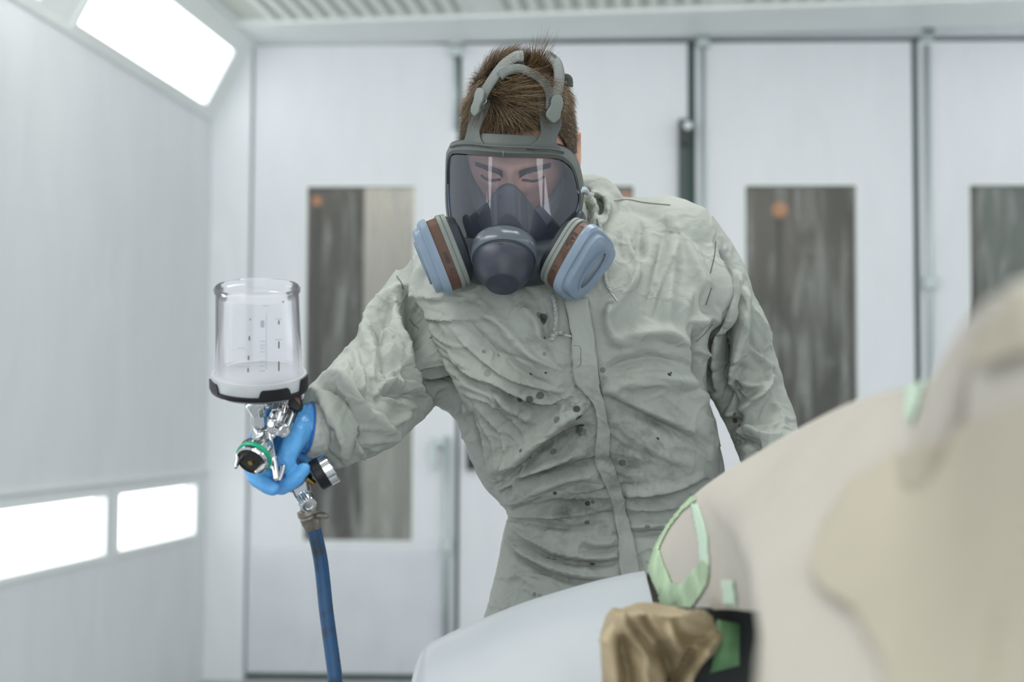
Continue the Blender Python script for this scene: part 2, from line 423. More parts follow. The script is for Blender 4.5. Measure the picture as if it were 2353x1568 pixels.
mb.hexa([b0, b1, b1 + D_ * (L0 + .1), b0 + D_ * (L0 + .1)], [v - Vector((0, 0, .03)) for v in (b0, b1, b1 + D_ * (L0 + .1), b0 + D_ * (L0 + .1))])
obj('trim_5', mb.V, mb.F, M_trim, kind='structure', smooth=False)
# doors
for i, ((x0, x1), (wa, wb)) in enumerate(zip(xs_doors, win_px)):
    a, b = wx(wa), wx(wb); mb = MB()
    wbox(mb, x0, a, Z0, ZT, -.045, 0); wbox(mb, b, x1, Z0, ZT, -.045, 0)
    wbox(mb, a, b, Z0, WZ0, -.045, 0); wbox(mb, a, b, WZ1, ZT, -.045, 0)
    d = obj('door_%d' % (i + 1), mb.V, mb.F, M_door, kind='structure', smooth=False)
    mb = MB(); wbox(mb, a - .001, b + .001, WZ0 - .001, WZ1 + .001, -.032, -.022); obj('pane', mb.V, mb.F, M_pane, d, smooth=False)
    mb = MB(); w = .012
    wbox(mb, a - w, b + w, WZ0 - w, WZ0, 0, .006); wbox(mb, a - w, b + w, WZ1, WZ1 + w, 0, .006); wbox(mb, a - w, a, WZ0, WZ1, 0, .006); wbox(mb, b, b + w, WZ0, WZ1, 0, .006)
    obj('pane_frame', mb.V, mb.F, M_trim, d, smooth=False)
    xr = {0: wx(1030), 2: wx(1616), 3: wx(2134)}.get(i)
    if xr is not None:      # locking rod
        if i == 0:
            V, Fc = tube([wpt(xr, Z0 + .02, .03), wpt(xr, wz(1005), .03)], .016, 10); obj('locking_rod', V, Fc, M_steel, d)
            V, Fc = tube([wpt(xr + .03, wz(112), .02), wpt(xr + .03, wz(300), .02)], .010, 10); obj('locking_rod', V, Fc, M_steel, d)
        else:
            V, Fc = tube([wpt(xr, wz(1200), .02), wpt(xr, wz(112), .02)], .010 if i == 2 else .013, 10); obj('locking_rod', V, Fc, M_steel, d)
        mb = MB()
        for py in ((100, 118, 1252) if i == 0 else (100,) if i == 2 else (88, 650)):
            xx = xr + (.03 if (i == 0 and py < 900) else 0)
            wbox(mb, xx - .030, xx + .030, wz(py) - .028, wz(py) + .028, 0, .045)
        obj('rod_bracket', mb.V, mb.F, M_steel, d, smooth=False)
# D handle of the first door, black lock and closer
mb = MB(); xh = wx(998, 1040)
wbox(mb, xh - .010, xh + .012, wz(1078), wz(1008), .03, .05); wbox(mb, xh - .008, xh + .06, wz(1024), wz(1012), 0, .04); wbox(mb, xh - .008, xh + .012, wz(1074), wz(1066), 0, .04)
obj('door_handle', mb.V, mb.F, M_steel, bpy.data.objects['door_1'], smooth=False)
mb = MB(); xh = wx(1084, 1040); wbox(mb, xh - .022, xh + .03, wz(1080), wz(1016), 0, .035)
obj('door_lock', mb.V, mb.F, M_black, bpy.data.objects['door_2'], smooth=False)
xb = wx(1571); 
d2 = bpy.data.objects['door_2']
mb = MB(); wbox(mb, xb - .024, xb + .020, wz(338), wz(281), 0, .06); obj('bolt_housing', mb.V, mb.F, M_black, d2, smooth=False)
V, Fc = lathe([(.001, .03), (.018, .028), (.022, .015), (.022, 0)], wpt(xb + .016, wz(297), .06), -BN, 16); obj('bolt_knob', V, Fc, mat('polished_knob', (.8, .85, .85), .2, .3), d2)
mb = MB(); wbox(mb, xb - .024, xb - .003, Z0, wz(338), 0, .04); wbox(mb, xb + .004, xb + .020, Z0, wz(338), 0, .03)
obj('bolt_bar', mb.V, mb.F, mat('dark_green_steel', (.05, .075, .07), .4, .3), d2, smooth=False)
# workshop seen through the panes
mb = MB(); mb.hexa([wpt(-3, 0, -1.8), wpt(5, 0, -1.8), wpt(5, 0, -1.9), wpt(-3, 0, -1.9)], [wpt(-3, 3.4, -1.8), wpt(5, 3.4, -1.8), wpt(5, 3.4, -1.9), wpt(-3, 3.4, -1.9)])
obj('wall_beyond', mb.V, mb.F, M_out, kind='structure', smooth=False)
def beyond(px0, px1, py0, py1, off=-1.40):
    a = BW(px0, py0, off); b = BW(px1, py1, off); return a, b
a, b = beyond(838, 1010, 400, 1250); m = MB(); m.box((a.x, a.y, 0), (b.x, a.y + .15, a.z))
bevel(obj('storage_cabinet', m.V, m.F, M_outl, smooth=False), .01); tag(bpy.data.objects['storage_cabinet'], 'pale tall cabinet behind the pane of the leftmost door', 'cabinet')
a, b = beyond(2260, 2600, 300, 900); m = MB(); m.box((a.x, a.y, 0), (b.x, a.y + .15, a.z))
o = obj('storage_cabinet', m.V, m.F, mat('green_grey_locker', (.50, .56, .50), .6, noise=(2, .15)), smooth=False); tag(o, 'grey green cabinet behind the pane at the right edge', 'cabinet')
M_orange = emit('orange_glow', (.9, .42, .20), .55)
for px, r, nm in ((1792, .045, 'third door from the left'), (728, .03, 'leftmost door'), (1438, .05, 'second door, beside the hood')):
    c = BW(px, 482 if px > 1500 else 462, -1.3); Tl = thing('workshop_lamp', 'dim orange lamp on a stand behind the pane of the ' + nm, 'lamp', (c.x, c.y, 0), 'orange lamps of the workshop')
    V, Fc = ball(c, (r, .02, r), 10); obj('bulb', V, Fc, M_orange, Tl)
    V, Fc = tube([Vector((c.x, c.y + .03, .01)), Vector((c.x, c.y + .03, c.z))], .012, 8); obj('stand', V, Fc, M_black, Tl)
    V, Fc = lathe([(.001, 0), (.12, 0), (.12, .015), (.02, .02), (.001, .02)], Vector((c.x, c.y + .03, 0)), (0, 0, 1), 20); obj('base', V, Fc, M_black, Tl)
area('workshop_light', (0, 7.6, 2.9), (0, 8.3, 1), 4, .4, 14, (1, .9, .8))
# small plastic tie marks on left wall rail
mb = MB(); lbox(mb, .0, 7, zt_ + .045, zt_ + .06, 0, .012)
obj('trim_6', mb.V, mb.F, M_trim, kind='structure', smooth=False)
# ================================================================ PERSON
def ellring(xl, xr, py, Y, hd, n=40, ex=2.9, tilt=0.0):
    """horizontal ring whose silhouette spans pixels xl..xr at row py; hd = half depth"""
    a = P(xl, py, Y); b = P(xr, py, Y); c = (a + b) / 2; hw = (b - a).length / 2
    out = []
    for j in range(n):
        t = 2 * PI * j / n; cx, sy = math.cos(t), math.sin(t)
        x = math.copysign(abs(cx) ** (2 / ex), cx) * hw; y = math.copysign(abs(sy) ** (2 / ex), sy) * hd
        out.append(Vector((c.x + x, c.y + y, c.z + tilt * y + (b.z - a.z) * .5 * x / hw)))
    return out
def densify(rows, k=5):
    R = np.array(catmull([np.array(r, float) for r in rows], k)); return R
torso_rows = [  # py, xl, xr, Y, half depth
    (500, 1180, 1520, 2.23, .050), (530, 1080, 1590, 2.22, .070), (570, 1000, 1635, 2.215, .095), (620, 945, 1648, 2.21, .118), (700, 950, 1640, 2.20, .135), (800, 985, 1622, 2.20, .142),
    (900, 985, 1622, 2.215, .145), (935, 1003, 1630, 2.225, .145), (965, 1048, 1640, 2.23, .142), (1050, 1083, 1655, 2.25, .140), (1110, 1108, 1652, 2.265, .136), (1150, 1143, 1625, 2.275, .128),
    (1180, 1168, 1606, 2.28, .124), (1215, 1160, 1608, 2.285, .128), (1300, 1146, 1625, 2.295, .140), (1380, 1128, 1645, 2.30, .150), (1460, 1108, 1665, 2.305, .155), (1540, 1100, 1675, 2.31, .15), (1600, 1110, 1668, 2.31, .13)]
def torso(shr=0.0):
    R = densify(torso_rows, 4)
    rings = [ellring(r[1] + shr / .00068, r[2] - shr / .00068, r[0], r[3], max(r[4] - shr, .02), 48) for r in R]
    return loft(rings)
def T(pts, shr=0, n=24, k=5, rd=True):
    return tube([P(a, b, Y) for a, b, Y, r in pts], [max(r - shr, .01) for *_, r in pts], n, k, round_ends=rd)
armL = [(990, 662, 2.235, .066), (938, 750, 2.225, .070), (915, 842, 2.17, .077), (866, 904, 2.055, .073), (814, 947, 1.98, .069), (772, 972, 1.91, .063), (740, 984, 1.880, .056)]
armR = [(1560, 560, 2.21, .070), (1610, 640, 2.22, .068), (1668, 760, 2.235, .064), (1712, 880, 2.235, .060), (1750, 980, 2.22, .053), (1782, 1060, 2.16, .049), (1795, 1150, 2.10, .047), (1815, 1215, 2.06, .040)]
shoulders = [(968, 662, 2.215, .045), (1030, 630, 2.205, .060), (1150, 570, 2.235, .055), (1300, 545, 2.26, .060), (1440, 540, 2.245, .058), (1540, 540, 2.22, .062)]
def legs(shr=0.0):
    out = []
    for x, y in ((.055, 2.30), (.275, 2.36)):
        out.append(tube([Vector((x + (.03 if x < .1 else -.03), 2.31, .90)), Vector((x, y, .75)), Vector((x, y - .02, .50)), Vector((x, y + .01, .28)), Vector((x, y + .02, .10))],
                        [.108 - shr, .105 - shr, .085 - shr, .072 - shr, .066 - shr], 24, 4, round_ends=True))
    return out
# ---- neck and head (local head frame -> world)
HC = P(1193, 328, 2.115)
HR = Matrix.Rotation(math.radians(-9), 3, 'Z') @ Matrix.Rotation(math.radians(33), 3, 'X') @ Matrix.Rotation(math.radians(2.5), 3, 'Y')
# local axes: x = viewer's right, -y = face direction, z = crown
def HP(x, y, z): return HC + HR @ Vector((x, y, z))
HRn = np.array(HR); HCn = np.array(HC)
def gauss(P_, c, s, a): 
    d = ((P_ - np.array(c)) / np.array(s)); return a * np.exp(-(d ** 2).sum(1))
def head_mesh():
    n, m = 90, 120; V = []
    for i in range(1, n):
        t = PI * i / n
        for j in range(m):
            p = 2 * PI * j / m; V.append((math.sin(t) * math.cos(p), math.sin(t) * math.sin(p), math.cos(t)))
    D = np.array(V); X = D * np.array([.0795, .099, .118])
    z = X[:, 2]; s = np.clip(-z / .118, 0, 1)
    X[:, 0] *= 1 - .34 * s ** 1.6
    fr = X[:, 1] < 0
    X[:, 1] = np.where(fr, X[:, 1] * (1 - .10 * s) , X[:, 1] * (1 - .45 * s))
    X[:, 1] += np.where(fr, -.012 * s, 0)
    # flatten face front a little
    X[:, 1] = np.where(fr & (np.abs(D[:, 0]) < .8), X[:, 1] * (1 - .05 * np.cos(D[:, 0] * 1.9)), X[:, 1])
    dy = np.zeros(len(X)); F3 = np.stack([X[:, 0], z], 1)
    def g(c, sg, a):
        d = (F3 - np.array(c)) / np.array(sg); return a * np.exp(-(d ** 2).sum(1)) * fr
    dy += g((0, .004), (.05, .010), -.006)                      # brow
    dy += g((.031, .003), (.016, .007), -.004) + g((-.031, .003), (.016, .007), -.004)
    dy += g((.031, -.014), (.015, .010), .015) + g((-.031, -.014), (.015, .010), .015)   # sockets
    dy += g((0, -.004), (.010, .012), -.003) + g((0, -.012), (.010, .016), -.013) + g((0, -.032), (.013, .012), -.022) + g((.012, -.038), (.008, .008), -.008) + g((-.012, -.038), (.008, .008), -.008)
    dy += g((.042, -.028), (.018, .018), -.006) + g((-.042, -.028), (.018, .018), -.006)
    dy += g((0, -.062), (.022, .006), -.006) + g((0, -.071), (.018, .006), -.006) + g((0, -.066), (.02, .002), .003) + g((0, -.098), (.018, .014), -.008)
    X[:, 1] += dy
    top = np.array([[0, 0, .118]]); bot = np.array([[0, -.01, -.118]])
    V = [tuple(v) for v in X]; Fc = []
    for i in range(n - 2):
        for j in range(m): Fc.append((i * m + j, (i + 1) * m + j, (i + 1) * m + (j + 1) % m, i * m + (j + 1) % m))
    Fc.append(tuple(range(m))); Fc.append(tuple((n - 2) * m + j for j in range(m))[::-1])
    V = [HP(*v) for v in V]
    parts = [(V, Fc)]
    for s in (-1, 1):                                            # eyelids
        parts.append(ball(HP(s * .031, -.0740, -.015), (.0145, .0135, .0125), 12))
        # ear: rim, lobe, concha
        M = HR
        rim = [(-.002, -.014), (-.001, .012), (.004, .028), (.014, .035), (.024, .030), (.028, .014), (.024, -.004), (.016, -.018), (.008, -.028), (0, -.028)]
        pts = [HP(s * (.076 + .012 * min(1, abs(a) / .02 + .2)), .004 + a, b - .026) for a, b in rim]
        parts.append(tube(pts, [.0035] * len(pts), 8, 4, round_ends=True))
        inner = [HP(s * (.074 + .007), .004 + a * .92, b * .92 - .006) for a, b in rim]
        V2, F2 = slab([HP(s * .078, .004 + a * .9 , b * .9 - .026) for a, b in rim], .006, HR @ Vector((s, 0, 0))); parts.append((V2, F2))
        parts.append(tube([HP(s * .083, .010, -.040), HP(s * .087, .016, -.022), HP(s * .086, .012, -.008)], .003, 8, 4, round_ends=True))
        parts.append(ball(HP(s * .0775, .014, -.014), (.006, .013, .019), 8, HR)); parts.append(ball(HP(s * .0735, .006, -.024), (.009, .012, .024), 8, HR))
        parts.append(ball(HP(s * .083, .006, -.053), (.005, .007, .008), 8))
    return parts
neck = tube([P(1290, 600, 2.26), P(1275, 520, 2.235), HP(0, .030, -.055)], [.068, .060, .056], 24, 6, round_ends=True)
person = thing('person', 'person in a stained grey green hooded coverall leaning forward with a paint spray gun', 'person', (.13, 2.32, 0))
def skin_mat():
    m = mat('skin', (.62, .345, .25), .5, noise=(30, .10), bump=(900, .12, .001)); m.node_tree.nodes['Principled BSDF'].inputs['Subsurface Weight'].default_value = .12
    m.node_tree.nodes['Principled BSDF'].inputs['Subsurface Radius'].default_value = (.01, .004, .002); return m
M_skin = skin_mat()
# hand skeleton (shared by body and glove): px, py, Y, radius
FING = {
 'thumb':  [(722, 962, 1.895, .018), (696, 985, 1.87, .0165), (672, 1022, 1.85, .0150), (660, 1050, 1.842, .0135), (662, 1072, 1.842, .0110)],
 'index':  [(672, 968, 1.90, .014), (612, 985, 1.895, .0125), (578, 1040, 1.872, .0115), (584, 1090, 1.845, .0110), (606, 1112, 1.833, .0105), (626, 1124, 1.827, .0095)],
 'middle': [(690, 990, 1.91, .014), (640, 1018, 1.905, .0125), (598, 1060, 1.885, .0115), (596, 1092, 1.862, .0105), (612, 1090, 1.845, .0095)],
 'ring':   [(706, 1010, 1.92, .014), (664, 1060, 1.912, .0125), (634, 1108, 1.885, .0115), (648, 1118, 1.855, .0110), (676, 1104, 1.840, .0105), (698, 1080, 1.838, .0092)],
 'little': [(718, 1022, 1.925, .0125), (694, 1075, 1.915, .0110), (672, 1112, 1.885, .0100), (690, 1118, 1.865, .0095), (704, 1098, 1.860, .0085)]}
def hand_parts(s=1.0, shr=0.0):
    out = []
    for k, v in FING.items():
        out.append(tube([P(a, b, Y) for a, b, Y, r in v], [max(r * s - shr, .004) for *_, r in v], 14, 5, round_ends=True))
    out.append(tube([P(712, 984, 1.888), P(700, 977, 1.895), P(682, 985, 1.905)], [.027 - shr, .029 - shr, .022 - shr], 20, 5, round_ends=True, flat=1.05))
    out.append(tube([P(720, 968, 1.885), P(700, 1000, 1.90), P(695, 1040, 1.912)], [.022 - shr, .024 - shr, .018 - shr], 16, 5, round_ends=True))
    rr = []
    for cx, cy, Y, rx in ((672, 985, 1.892, 26), (682, 985, 1.889, 44), (694, 984, 1.886, 55), (706, 984, 1.884, 60)):
        rr.append(wrist_ring(cx, cy, Y, pr(rx, Y) - shr))
    out.append(loft(rr)); return out
def wrist_ring(cx, cy, Y, r_, n=48):
    c = P(cx, cy, Y); u = Vector((.12, 0, .99)).normalized(); w = Vector((-.42, .90, 0)).normalized()
    return [c + u * (r_ * math.cos(2 * PI * j / n)) + w * (r_ * .86 * math.sin(2 * PI * j / n)) for j in range(n)]
body_parts = head_mesh() + [neck, torso(.072), T(armL, .058), T(armR, .050), T(shoulders, .052)] + legs(.03) + hand_parts(1, .0035)
body_parts += [tube([P(790, 970, 1.95), P(735, 986, 1.905), P(700, 984, 1.90)], [.020, .020, .020], 16, 3, round_ends=True)]
bV, bF, bE = remesh(body_parts, .0032, 1)
body = obj('body', bV, bF, M_skin, person)

# ---------------------------------------------------------------- coverall base form
hood = [T([(1330, 430, 2.20, .020), (1368, 440, 2.22, .026), (1392, 470, 2.225, .028), (1385, 520, 2.20, .022), (1362, 560, 2.16, .018)], 0, 16, 5),
        T([(1335, 450, 2.17, .016), (1352, 490, 2.15, .020), (1350, 535, 2.13, .018), (1330, 580, 2.12, .018)], 0, 16, 5),
        T([(1368, 452, 2.20, .018), (1398, 482, 2.19, .016), (1380, 530, 2.16, .018), (1370, 560, 2.14, .014)], 0, 16, 5),
        T([(1340, 470, 2.30, .05), (1270, 470, 2.335, .06), (1180, 490, 2.31, .055), (1110, 545, 2.26, .045)], 0, 16, 5),
        T([(1110, 560, 2.14, .03), (1130, 600, 2.11, .025), (1200, 640, 2.105, .025), (1290, 620, 2.11, .025), (1340, 570, 2.13, .02)], 0, 16, 5)]
cparts = [torso(), T(armL, rd=False), T(armR), T(shoulders)] + legs() + hood
cV, cF, cE = remesh(cparts, .0030, 0)
cV = lap(cV, cE, 9)
# folds: (amp mm, width px, kind, [(x,y)...]) kind r=ridge v=valley s=step(raised on the left side of the stroke direction) c=crisp ridge
FOLDS = [
 # --- big separation between sleeve and chest (viewer left)
 (-26, 15, 'v', [(922,655),(942,720),(962,790),(985,850),(1012,905),(1040,950)]),
 (-17, 27, 'v', [(935,690),(955,750),(975,810),(998,860),(1022,910),(1045,955)]),

 (-12, 10, 'v', [(1010,880),(1035,920),(1055,960),(1070,1000)]),
 (4, 12, 'r', [(945,640),(972,720),(1000,790),(1025,850),(1048,905),(1066,960)]),
 (8, 18, 'r', [(905,650),(918,740),(940,820),(975,880),(1010,935)]),
 # --- upper sleeve
 (9, 13, 'r', [(925,650),(880,690),(855,740),(845,800),(862,850)]),
 (-7, 10, 'v', [(905,690),(885,730),(870,790),(880,830)]),
 (7, 12, 'r', [(830,755),(850,800),(890,830),(940,850)]),
 (6, 9, 'r', [(790,800),(815,820),(822,870),(830,915)]),
 (-8, 10, 'v', [(812,812),(812,850),(820,905),(850,950)]),
 (7, 8, 'c', [(858,770),(880,820),(930,850),(975,880)]),
 (6, 10, 'r', [(855,900),(900,885),(950,885),(985,900)]),
 (-6, 9, 'v', [(860,920),(900,905),(955,910),(1000,925)]),
 (5, 9, 'c', [(870,760),(905,780),(920,820)]),
 (5, 9, 'c', [(915,770),(935,800),(915,850),(880,865)]),
 # --- elbow to cuff: big diagonal rolls
 (12, 12, 'r', [(715,868),(755,868),(790,895),(825,935),(860,970),(880,1010)]),
 (-13, 11, 'v', [(720,885),(760,890),(795,925),(822,965),(838,1010),(840,1045)]),
 (11, 13, 'r', [(725,905),(765,925),(790,965),(803,1015),(790,1060)]),
 (-9, 10, 'v', [(750,900),(785,940),(812,985),(820,1030),(800,1070)]),
 (8, 10, 'r', [(835,935),(868,975),(880,1010),(850,1045)]),
 (6, 8, 'c', [(775,840),(810,850),(828,890),(838,940)]),
 (-7, 8, 'v', [(830,900),(845,950),(880,985)]),
 (6, 8, 'r', [(742,915),(770,945),(775,1000),(755,1040)]),
 (4, 7, 'c', [(800,1060),(850,1020),(900,990)]),
 (5, 9, 'r', [(880,1000),(920,960),(960,930)]),
 # --- chest viewer left : long diagonals from the armpit and shoulder to the placket
 (5, 14, 'r', [(985,600),(960,640),(965,720)]),
 (4, 12, 's', [(940,680),(1010,690),(1100,680)]),
 (4, 10, 's', [(970,735),(1060,740),(1130,735)]),
 (7, 15, 'r', [(1090,690),(1140,740),(1190,790),(1240,830),(1300,850)]),
 (-6, 11, 'v', [(1060,720),(1120,790),(1190,850),(1260,890)]),
 (6, 9, 'c', [(1040,760),(1100,820),(1170,870),(1250,895),(1300,905)]),
 (7, 9, 'c', [(1025,815),(1080,860),(1140,885),(1200,915),(1260,925),(1300,915)]),
 (-6, 8, 'v', [(1030,835),(1080,880),(1150,905),(1220,940),(1290,935)]),
 (7, 10, 'r', [(1050,880),(1120,900),(1180,940),(1230,975)]),
 (5, 7, 'c', [(1060,905),(1130,925),(1190,975),(1215,1030)]),
 (6, 8, 'c', [(1070,930),(1110,985),(1125,1050),(1140,1110)]),
 (-7, 8, 'v', [(1082,940),(1100,1000),(1112,1060)]),
 (6, 7, 'c', [(1090,925),(1130,1000),(1150,1070)]),
 (5, 7, 'c', [(1105,930),(1160,1010),(1160,1090),(1130,1110)]),
 (6, 12, 'r', [(1190,700),(1230,740),(1245,800)]),
 (-4, 9, 'v', [(1240,690),(1255,740),(1260,790)]),
 (6, 10, 's', [(1310,765),(1260,775),(1230,790)]),
 # --- abdomen: diagonal bulges rising to the placket
 (12, 20, 'r', [(1130,1080),(1190,1050),(1250,1000),(1310,950),(1360,930)]),
 (-12, 13, 'v', [(1130,1125),(1180,1090),(1240,1040),(1300,1000),(1360,985)]),
 (9, 14, 'r', [(1150,1110),(1220,1080),(1290,1050),(1350,1035)]),
 (-11, 8, 'v', [(1150,1140),(1190,1108),(1260,1085),(1330,1070),(1390,1055)]),
 (7, 10, 'r', [(1140,1125),(1170,1115),(1190,1125),(1165,1145)]),
 (7, 14, 'r', [(1170,1160),(1240,1120),(1310,1095),(1380,1095)]),
 (-6, 8, 'v', [(1180,1170),(1250,1165),(1330,1160),(1400,1150)]),
 (5, 9, 'r', [(1160,1180),(1230,1182),(1310,1180),(1400,1172)]),
 (-6, 7, 'v', [(1165,1195),(1230,1205),(1310,1215),(1400,1205)]),
 (8, 6, 'c', [(1165,1205),(1220,1240),(1290,1275),(1370,1285),(1425,1280)]),
 (-9, 6, 'v', [(1162,1222),(1215,1258),(1290,1290),(1370,1298),(1425,1292)]),
 (8, 7, 'c', [(1160,1235),(1200,1270),(1265,1305),(1340,1325),(1425,1328)]),
 (-8, 6, 'v', [(1160,1252),(1200,1285),(1262,1320),(1340,1340),(1420,1342)]),
 (4, 7, 'r', [(1330,1240),(1380,1250),(1425,1235)]),
 (-5, 6, 'v', [(1330,1260),(1380,1268),(1428,1255)]),
 (5, 6, 'c', [(1205,1270),(1195,1320),(1230,1345)]),
 (4, 6, 'c', [(1260,1320),(1290,1350),(1310,1375)]),
 (4, 6, 'c', [(1160,1340),(1210,1320),(1250,1330)]),
 # --- chest viewer right
 (5, 17, 'r', [(1548,485),(1550,560),(1538,640),(1533,730),(1545,800)]),
 (6, 9, 'r', [(1556,515),(1588,600),(1618,690),(1640,765)]), (5, 8, 'c', [(1578,550),(1606,630),(1626,700)]), (-5, 12, 'v', [(1528,530),(1508,620),(1484,730)]),
 (-5, 9, 'v', [(1474,510),(1470,545),(1478,590)]), (-4, 8, 'v', [(1424,530),(1420,560),(1432,600)]), (4, 9, 'r', [(1448,520),(1452,570),(1470,610)]), (5, 10, 'c', [(1400,690),(1392,740),(1410,800)]),
 (-22, 7, 'v', [(1660,575),(1672,640),(1677,720),(1672,790),(1658,850)]), (8, 7, 'r', [(1645,570),(1654,650),(1652,740),(1656,820)]), (9, 10, 'r', [(1688,620),(1694,700),(1688,780),(1672,850)]),
 (-14, 5, 'v', [(1349,432),(1351,470),(1355,512)]), (-14, 5, 'v', [(1371,446),(1379,476),(1368,508)]), (8, 5, 'r', [(1360,438),(1364,475),(1360,515)]), (8, 6, 'r', [(1384,455),(1394,480),(1380,520)]),
 (-5, 12, 'v', [(1440,520),(1460,560),(1480,600)]),
 (6, 12, 'r', [(1470,600),(1455,650),(1415,700),(1390,730)]),
 (6, 14, 'r', [(1390,700),(1400,760),(1440,800)]),
 (-5, 12, 'v', [(1545,600),(1520,680),(1500,740)]),
 (7, 16, 'r', [(1400,780),(1460,770),(1530,765),(1570,790),(1600,830)]),
 (-7, 14, 'v', [(1395,850),(1440,835),(1500,825),(1540,830),(1600,850)]),
 (9, 22, 'r', [(1380,900),(1440,880),(1520,870),(1590,880),(1630,930)]),
 (-9, 12, 'v', [(1385,905),(1430,930),(1480,955),(1540,985),(1600,1015),(1640,1040)]),
 (8, 16, 'r', [(1390,890),(1450,930),(1530,965),(1600,1000)]),
 (4, 12, 'r', [(1400,960),(1450,1000),(1530,1050),(1600,1070)]),
 (5, 7, 'c', [(1500,985),(1530,1040),(1545,1110)]),
 (-3, 7, 'v', [(1470,990),(1490,1050),(1500,1120)]),
 (-9, 7, 'v', [(1640,1105),(1580,1125),(1500,1145),(1430,1152)]),
 (7, 10, 'r', [(1620,1090),(1560,1115),(1490,1130),(1430,1135)]),
 (5, 9, 'r', [(1560,1160),(1500,1165),(1430,1170)]),
 (-6, 6, 'v', [(1560,1215),(1500,1225),(1440,1228)]),
 (5, 9, 'r', [(1550,1200),(1490,1208),(1440,1212)]),
 # --- armpit and sleeve viewer right
 (-16, 10, 'v', [(1593,740),(1597,790),(1612,850),(1632,890)]),
 (10, 13, 'r', [(1625,725),(1600,745),(1590,790)]),
 (12, 12, 'r', [(1630,560),(1640,650),(1640,740),(1650,830),(1640,900)]),
 (-16, 11, 'v', [(1672,780),(1665,850),(1655,920),(1640,960)]),
 (12, 13, 'r', [(1655,600),(1650,700),(1648,760)]),
 (12, 14, 'r', [(1700,660),(1705,760),(1690,830),(1672,900)]),
 (-8, 9, 'v', [(1600,850),(1612,885),(1640,900)]),
 (8, 9, 'c', [(1600,800),(1625,820),(1645,850)]),
 (10, 10, 'r', [(1695,810),(1685,860),(1720,885),(1760,880)]),
 (-12, 12, 'v', [(1700,830),(1692,875),(1700,910),(1740,905)]),
 (9, 10, 'c', [(1670,870),(1700,905),(1735,915),(1770,880)]),
 (9, 11, 'r', [(1660,960),(1710,935),(1750,900),(1775,860)]),
 (-13, 12, 'v', [(1650,990),(1690,960),(1680,930),(1670,900)]),
 (7, 9, 'r', [(1720,800),(1750,830),(1780,850)]),
 (6, 7, 'c', [(1715,700),(1745,740),(1760,790),(1740,830)]),
 (-5, 8, 'v', [(1725,740),(1735,790),(1760,820)]),
 (7, 9, 'r', [(1680,1010),(1720,990),(1760,1010),(1800,1000)]),
 (-8, 9, 'v', [(1675,1035),(1710,1010),(1750,1030)]),
 (5, 7, 'c', [(1760,920),(1790,950),(1800,990)]),
 (-12, 10, 'v', [(1655,960),(1668,985),(1700,1000)]),
 # hood folds
 (-10, 6, 'v', [(1362,450),(1375,475),(1372,500),(1350,525)]),
 (6, 5, 'c', [(1350,440),(1385,455),(1400,480),(1385,520)]),
 (-7, 5, 'v', [(1340,440),(1348,480),(1340,530)]),
]
_fr = np.random.default_rng(42)
def fan(poly, ang, jit, n, L, wr, ar, kinds='cvc', curve=.25):
    x0, y0, x1, y1 = poly
    for _ in range(n):
        cx, cy = _fr.uniform(x0, x1), _fr.uniform(y0, y1); a = math.radians(ang + _fr.normal() * jit); l = _fr.uniform(.5, 1.2) * L; b = _fr.normal() * curve
        pts = [(cx + t * l / 2 * math.cos(a + b * t), cy + t * l / 2 * math.sin(a + b * t)) for t in (-1, -.5, 0, .5, 1)]
        k = kinds[_fr.integers(len(kinds))]; am = _fr.uniform(*ar) * (-1 if k == 'v' else 1); FOLDS.append((am * .72, _fr.uniform(*wr) * .8, k, pts))
fan((1010, 740, 1310, 930), 33, 9, 34, 190, (3.5, 7), (1.5, 3.6))
fan((1060, 900, 1200, 1120), 62, 10, 22, 110, (3, 6), (2, 4))
fan((1180, 900, 1380, 1090), -30, 12, 20, 150, (4, 9), (1.5, 3.6))
fan((1150, 1090, 1400, 1180), -12, 8, 14, 190, (4, 8), (1.5, 3.2))
fan((1170, 1180, 1420, 1300), 12, 7, 18, 190, (3.5, 7), (1.5, 3.2))
fan((1130, 1300, 1420, 1420), 5, 45, 18, 90, (3, 5), (1.5, 3))
fan((1000, 600, 1290, 740), 40, 22, 16, 150, (4, 9), (1.2, 2.8))
fan((1400, 500, 1620, 760), 104, 8, 8, 200, (11, 18), (1.2, 2.5), 'rvr')
fan((1390, 780, 1620, 900), 8, 16, 12, 140, (7, 14), (1.5, 3.5), 'rvr')
fan((1400, 930, 1640, 1110), 28, 10, 12, 160, (5, 11), (1.5, 3.2), 'rvc')
fan((1410, 960, 1600, 1180), 78, 10, 14, 130, (4, 8), (1, 2.4), 'cv')
fan((1430, 1130, 1600, 1300), -8, 6, 12, 150, (4, 8), (1.5, 3))
fan((1670, 640, 1790, 960), 62, 20, 26, 100, (4, 9), (2, 4.5))
fan((1650, 960, 1820, 1040), -20, 30, 14, 90, (4, 7), (2, 4))
fan((1600, 560, 1670, 880), 92, 8, 12, 150, (5, 8), (2, 4), 'rvc')
fan((830, 680, 960, 900), 70, 26, 26, 110, (4, 8), (2, 4.5))
fan((850, 850, 1000, 980), 10, 16, 20, 120, (4, 8), (1.5, 3.5))
fan((740, 860, 850, 1060), 62, 14, 26, 110, (4, 8), (2, 4.5))
fan((780, 980, 930, 1060), -35, 12, 16, 110, (4, 8), (1.5, 3.5))
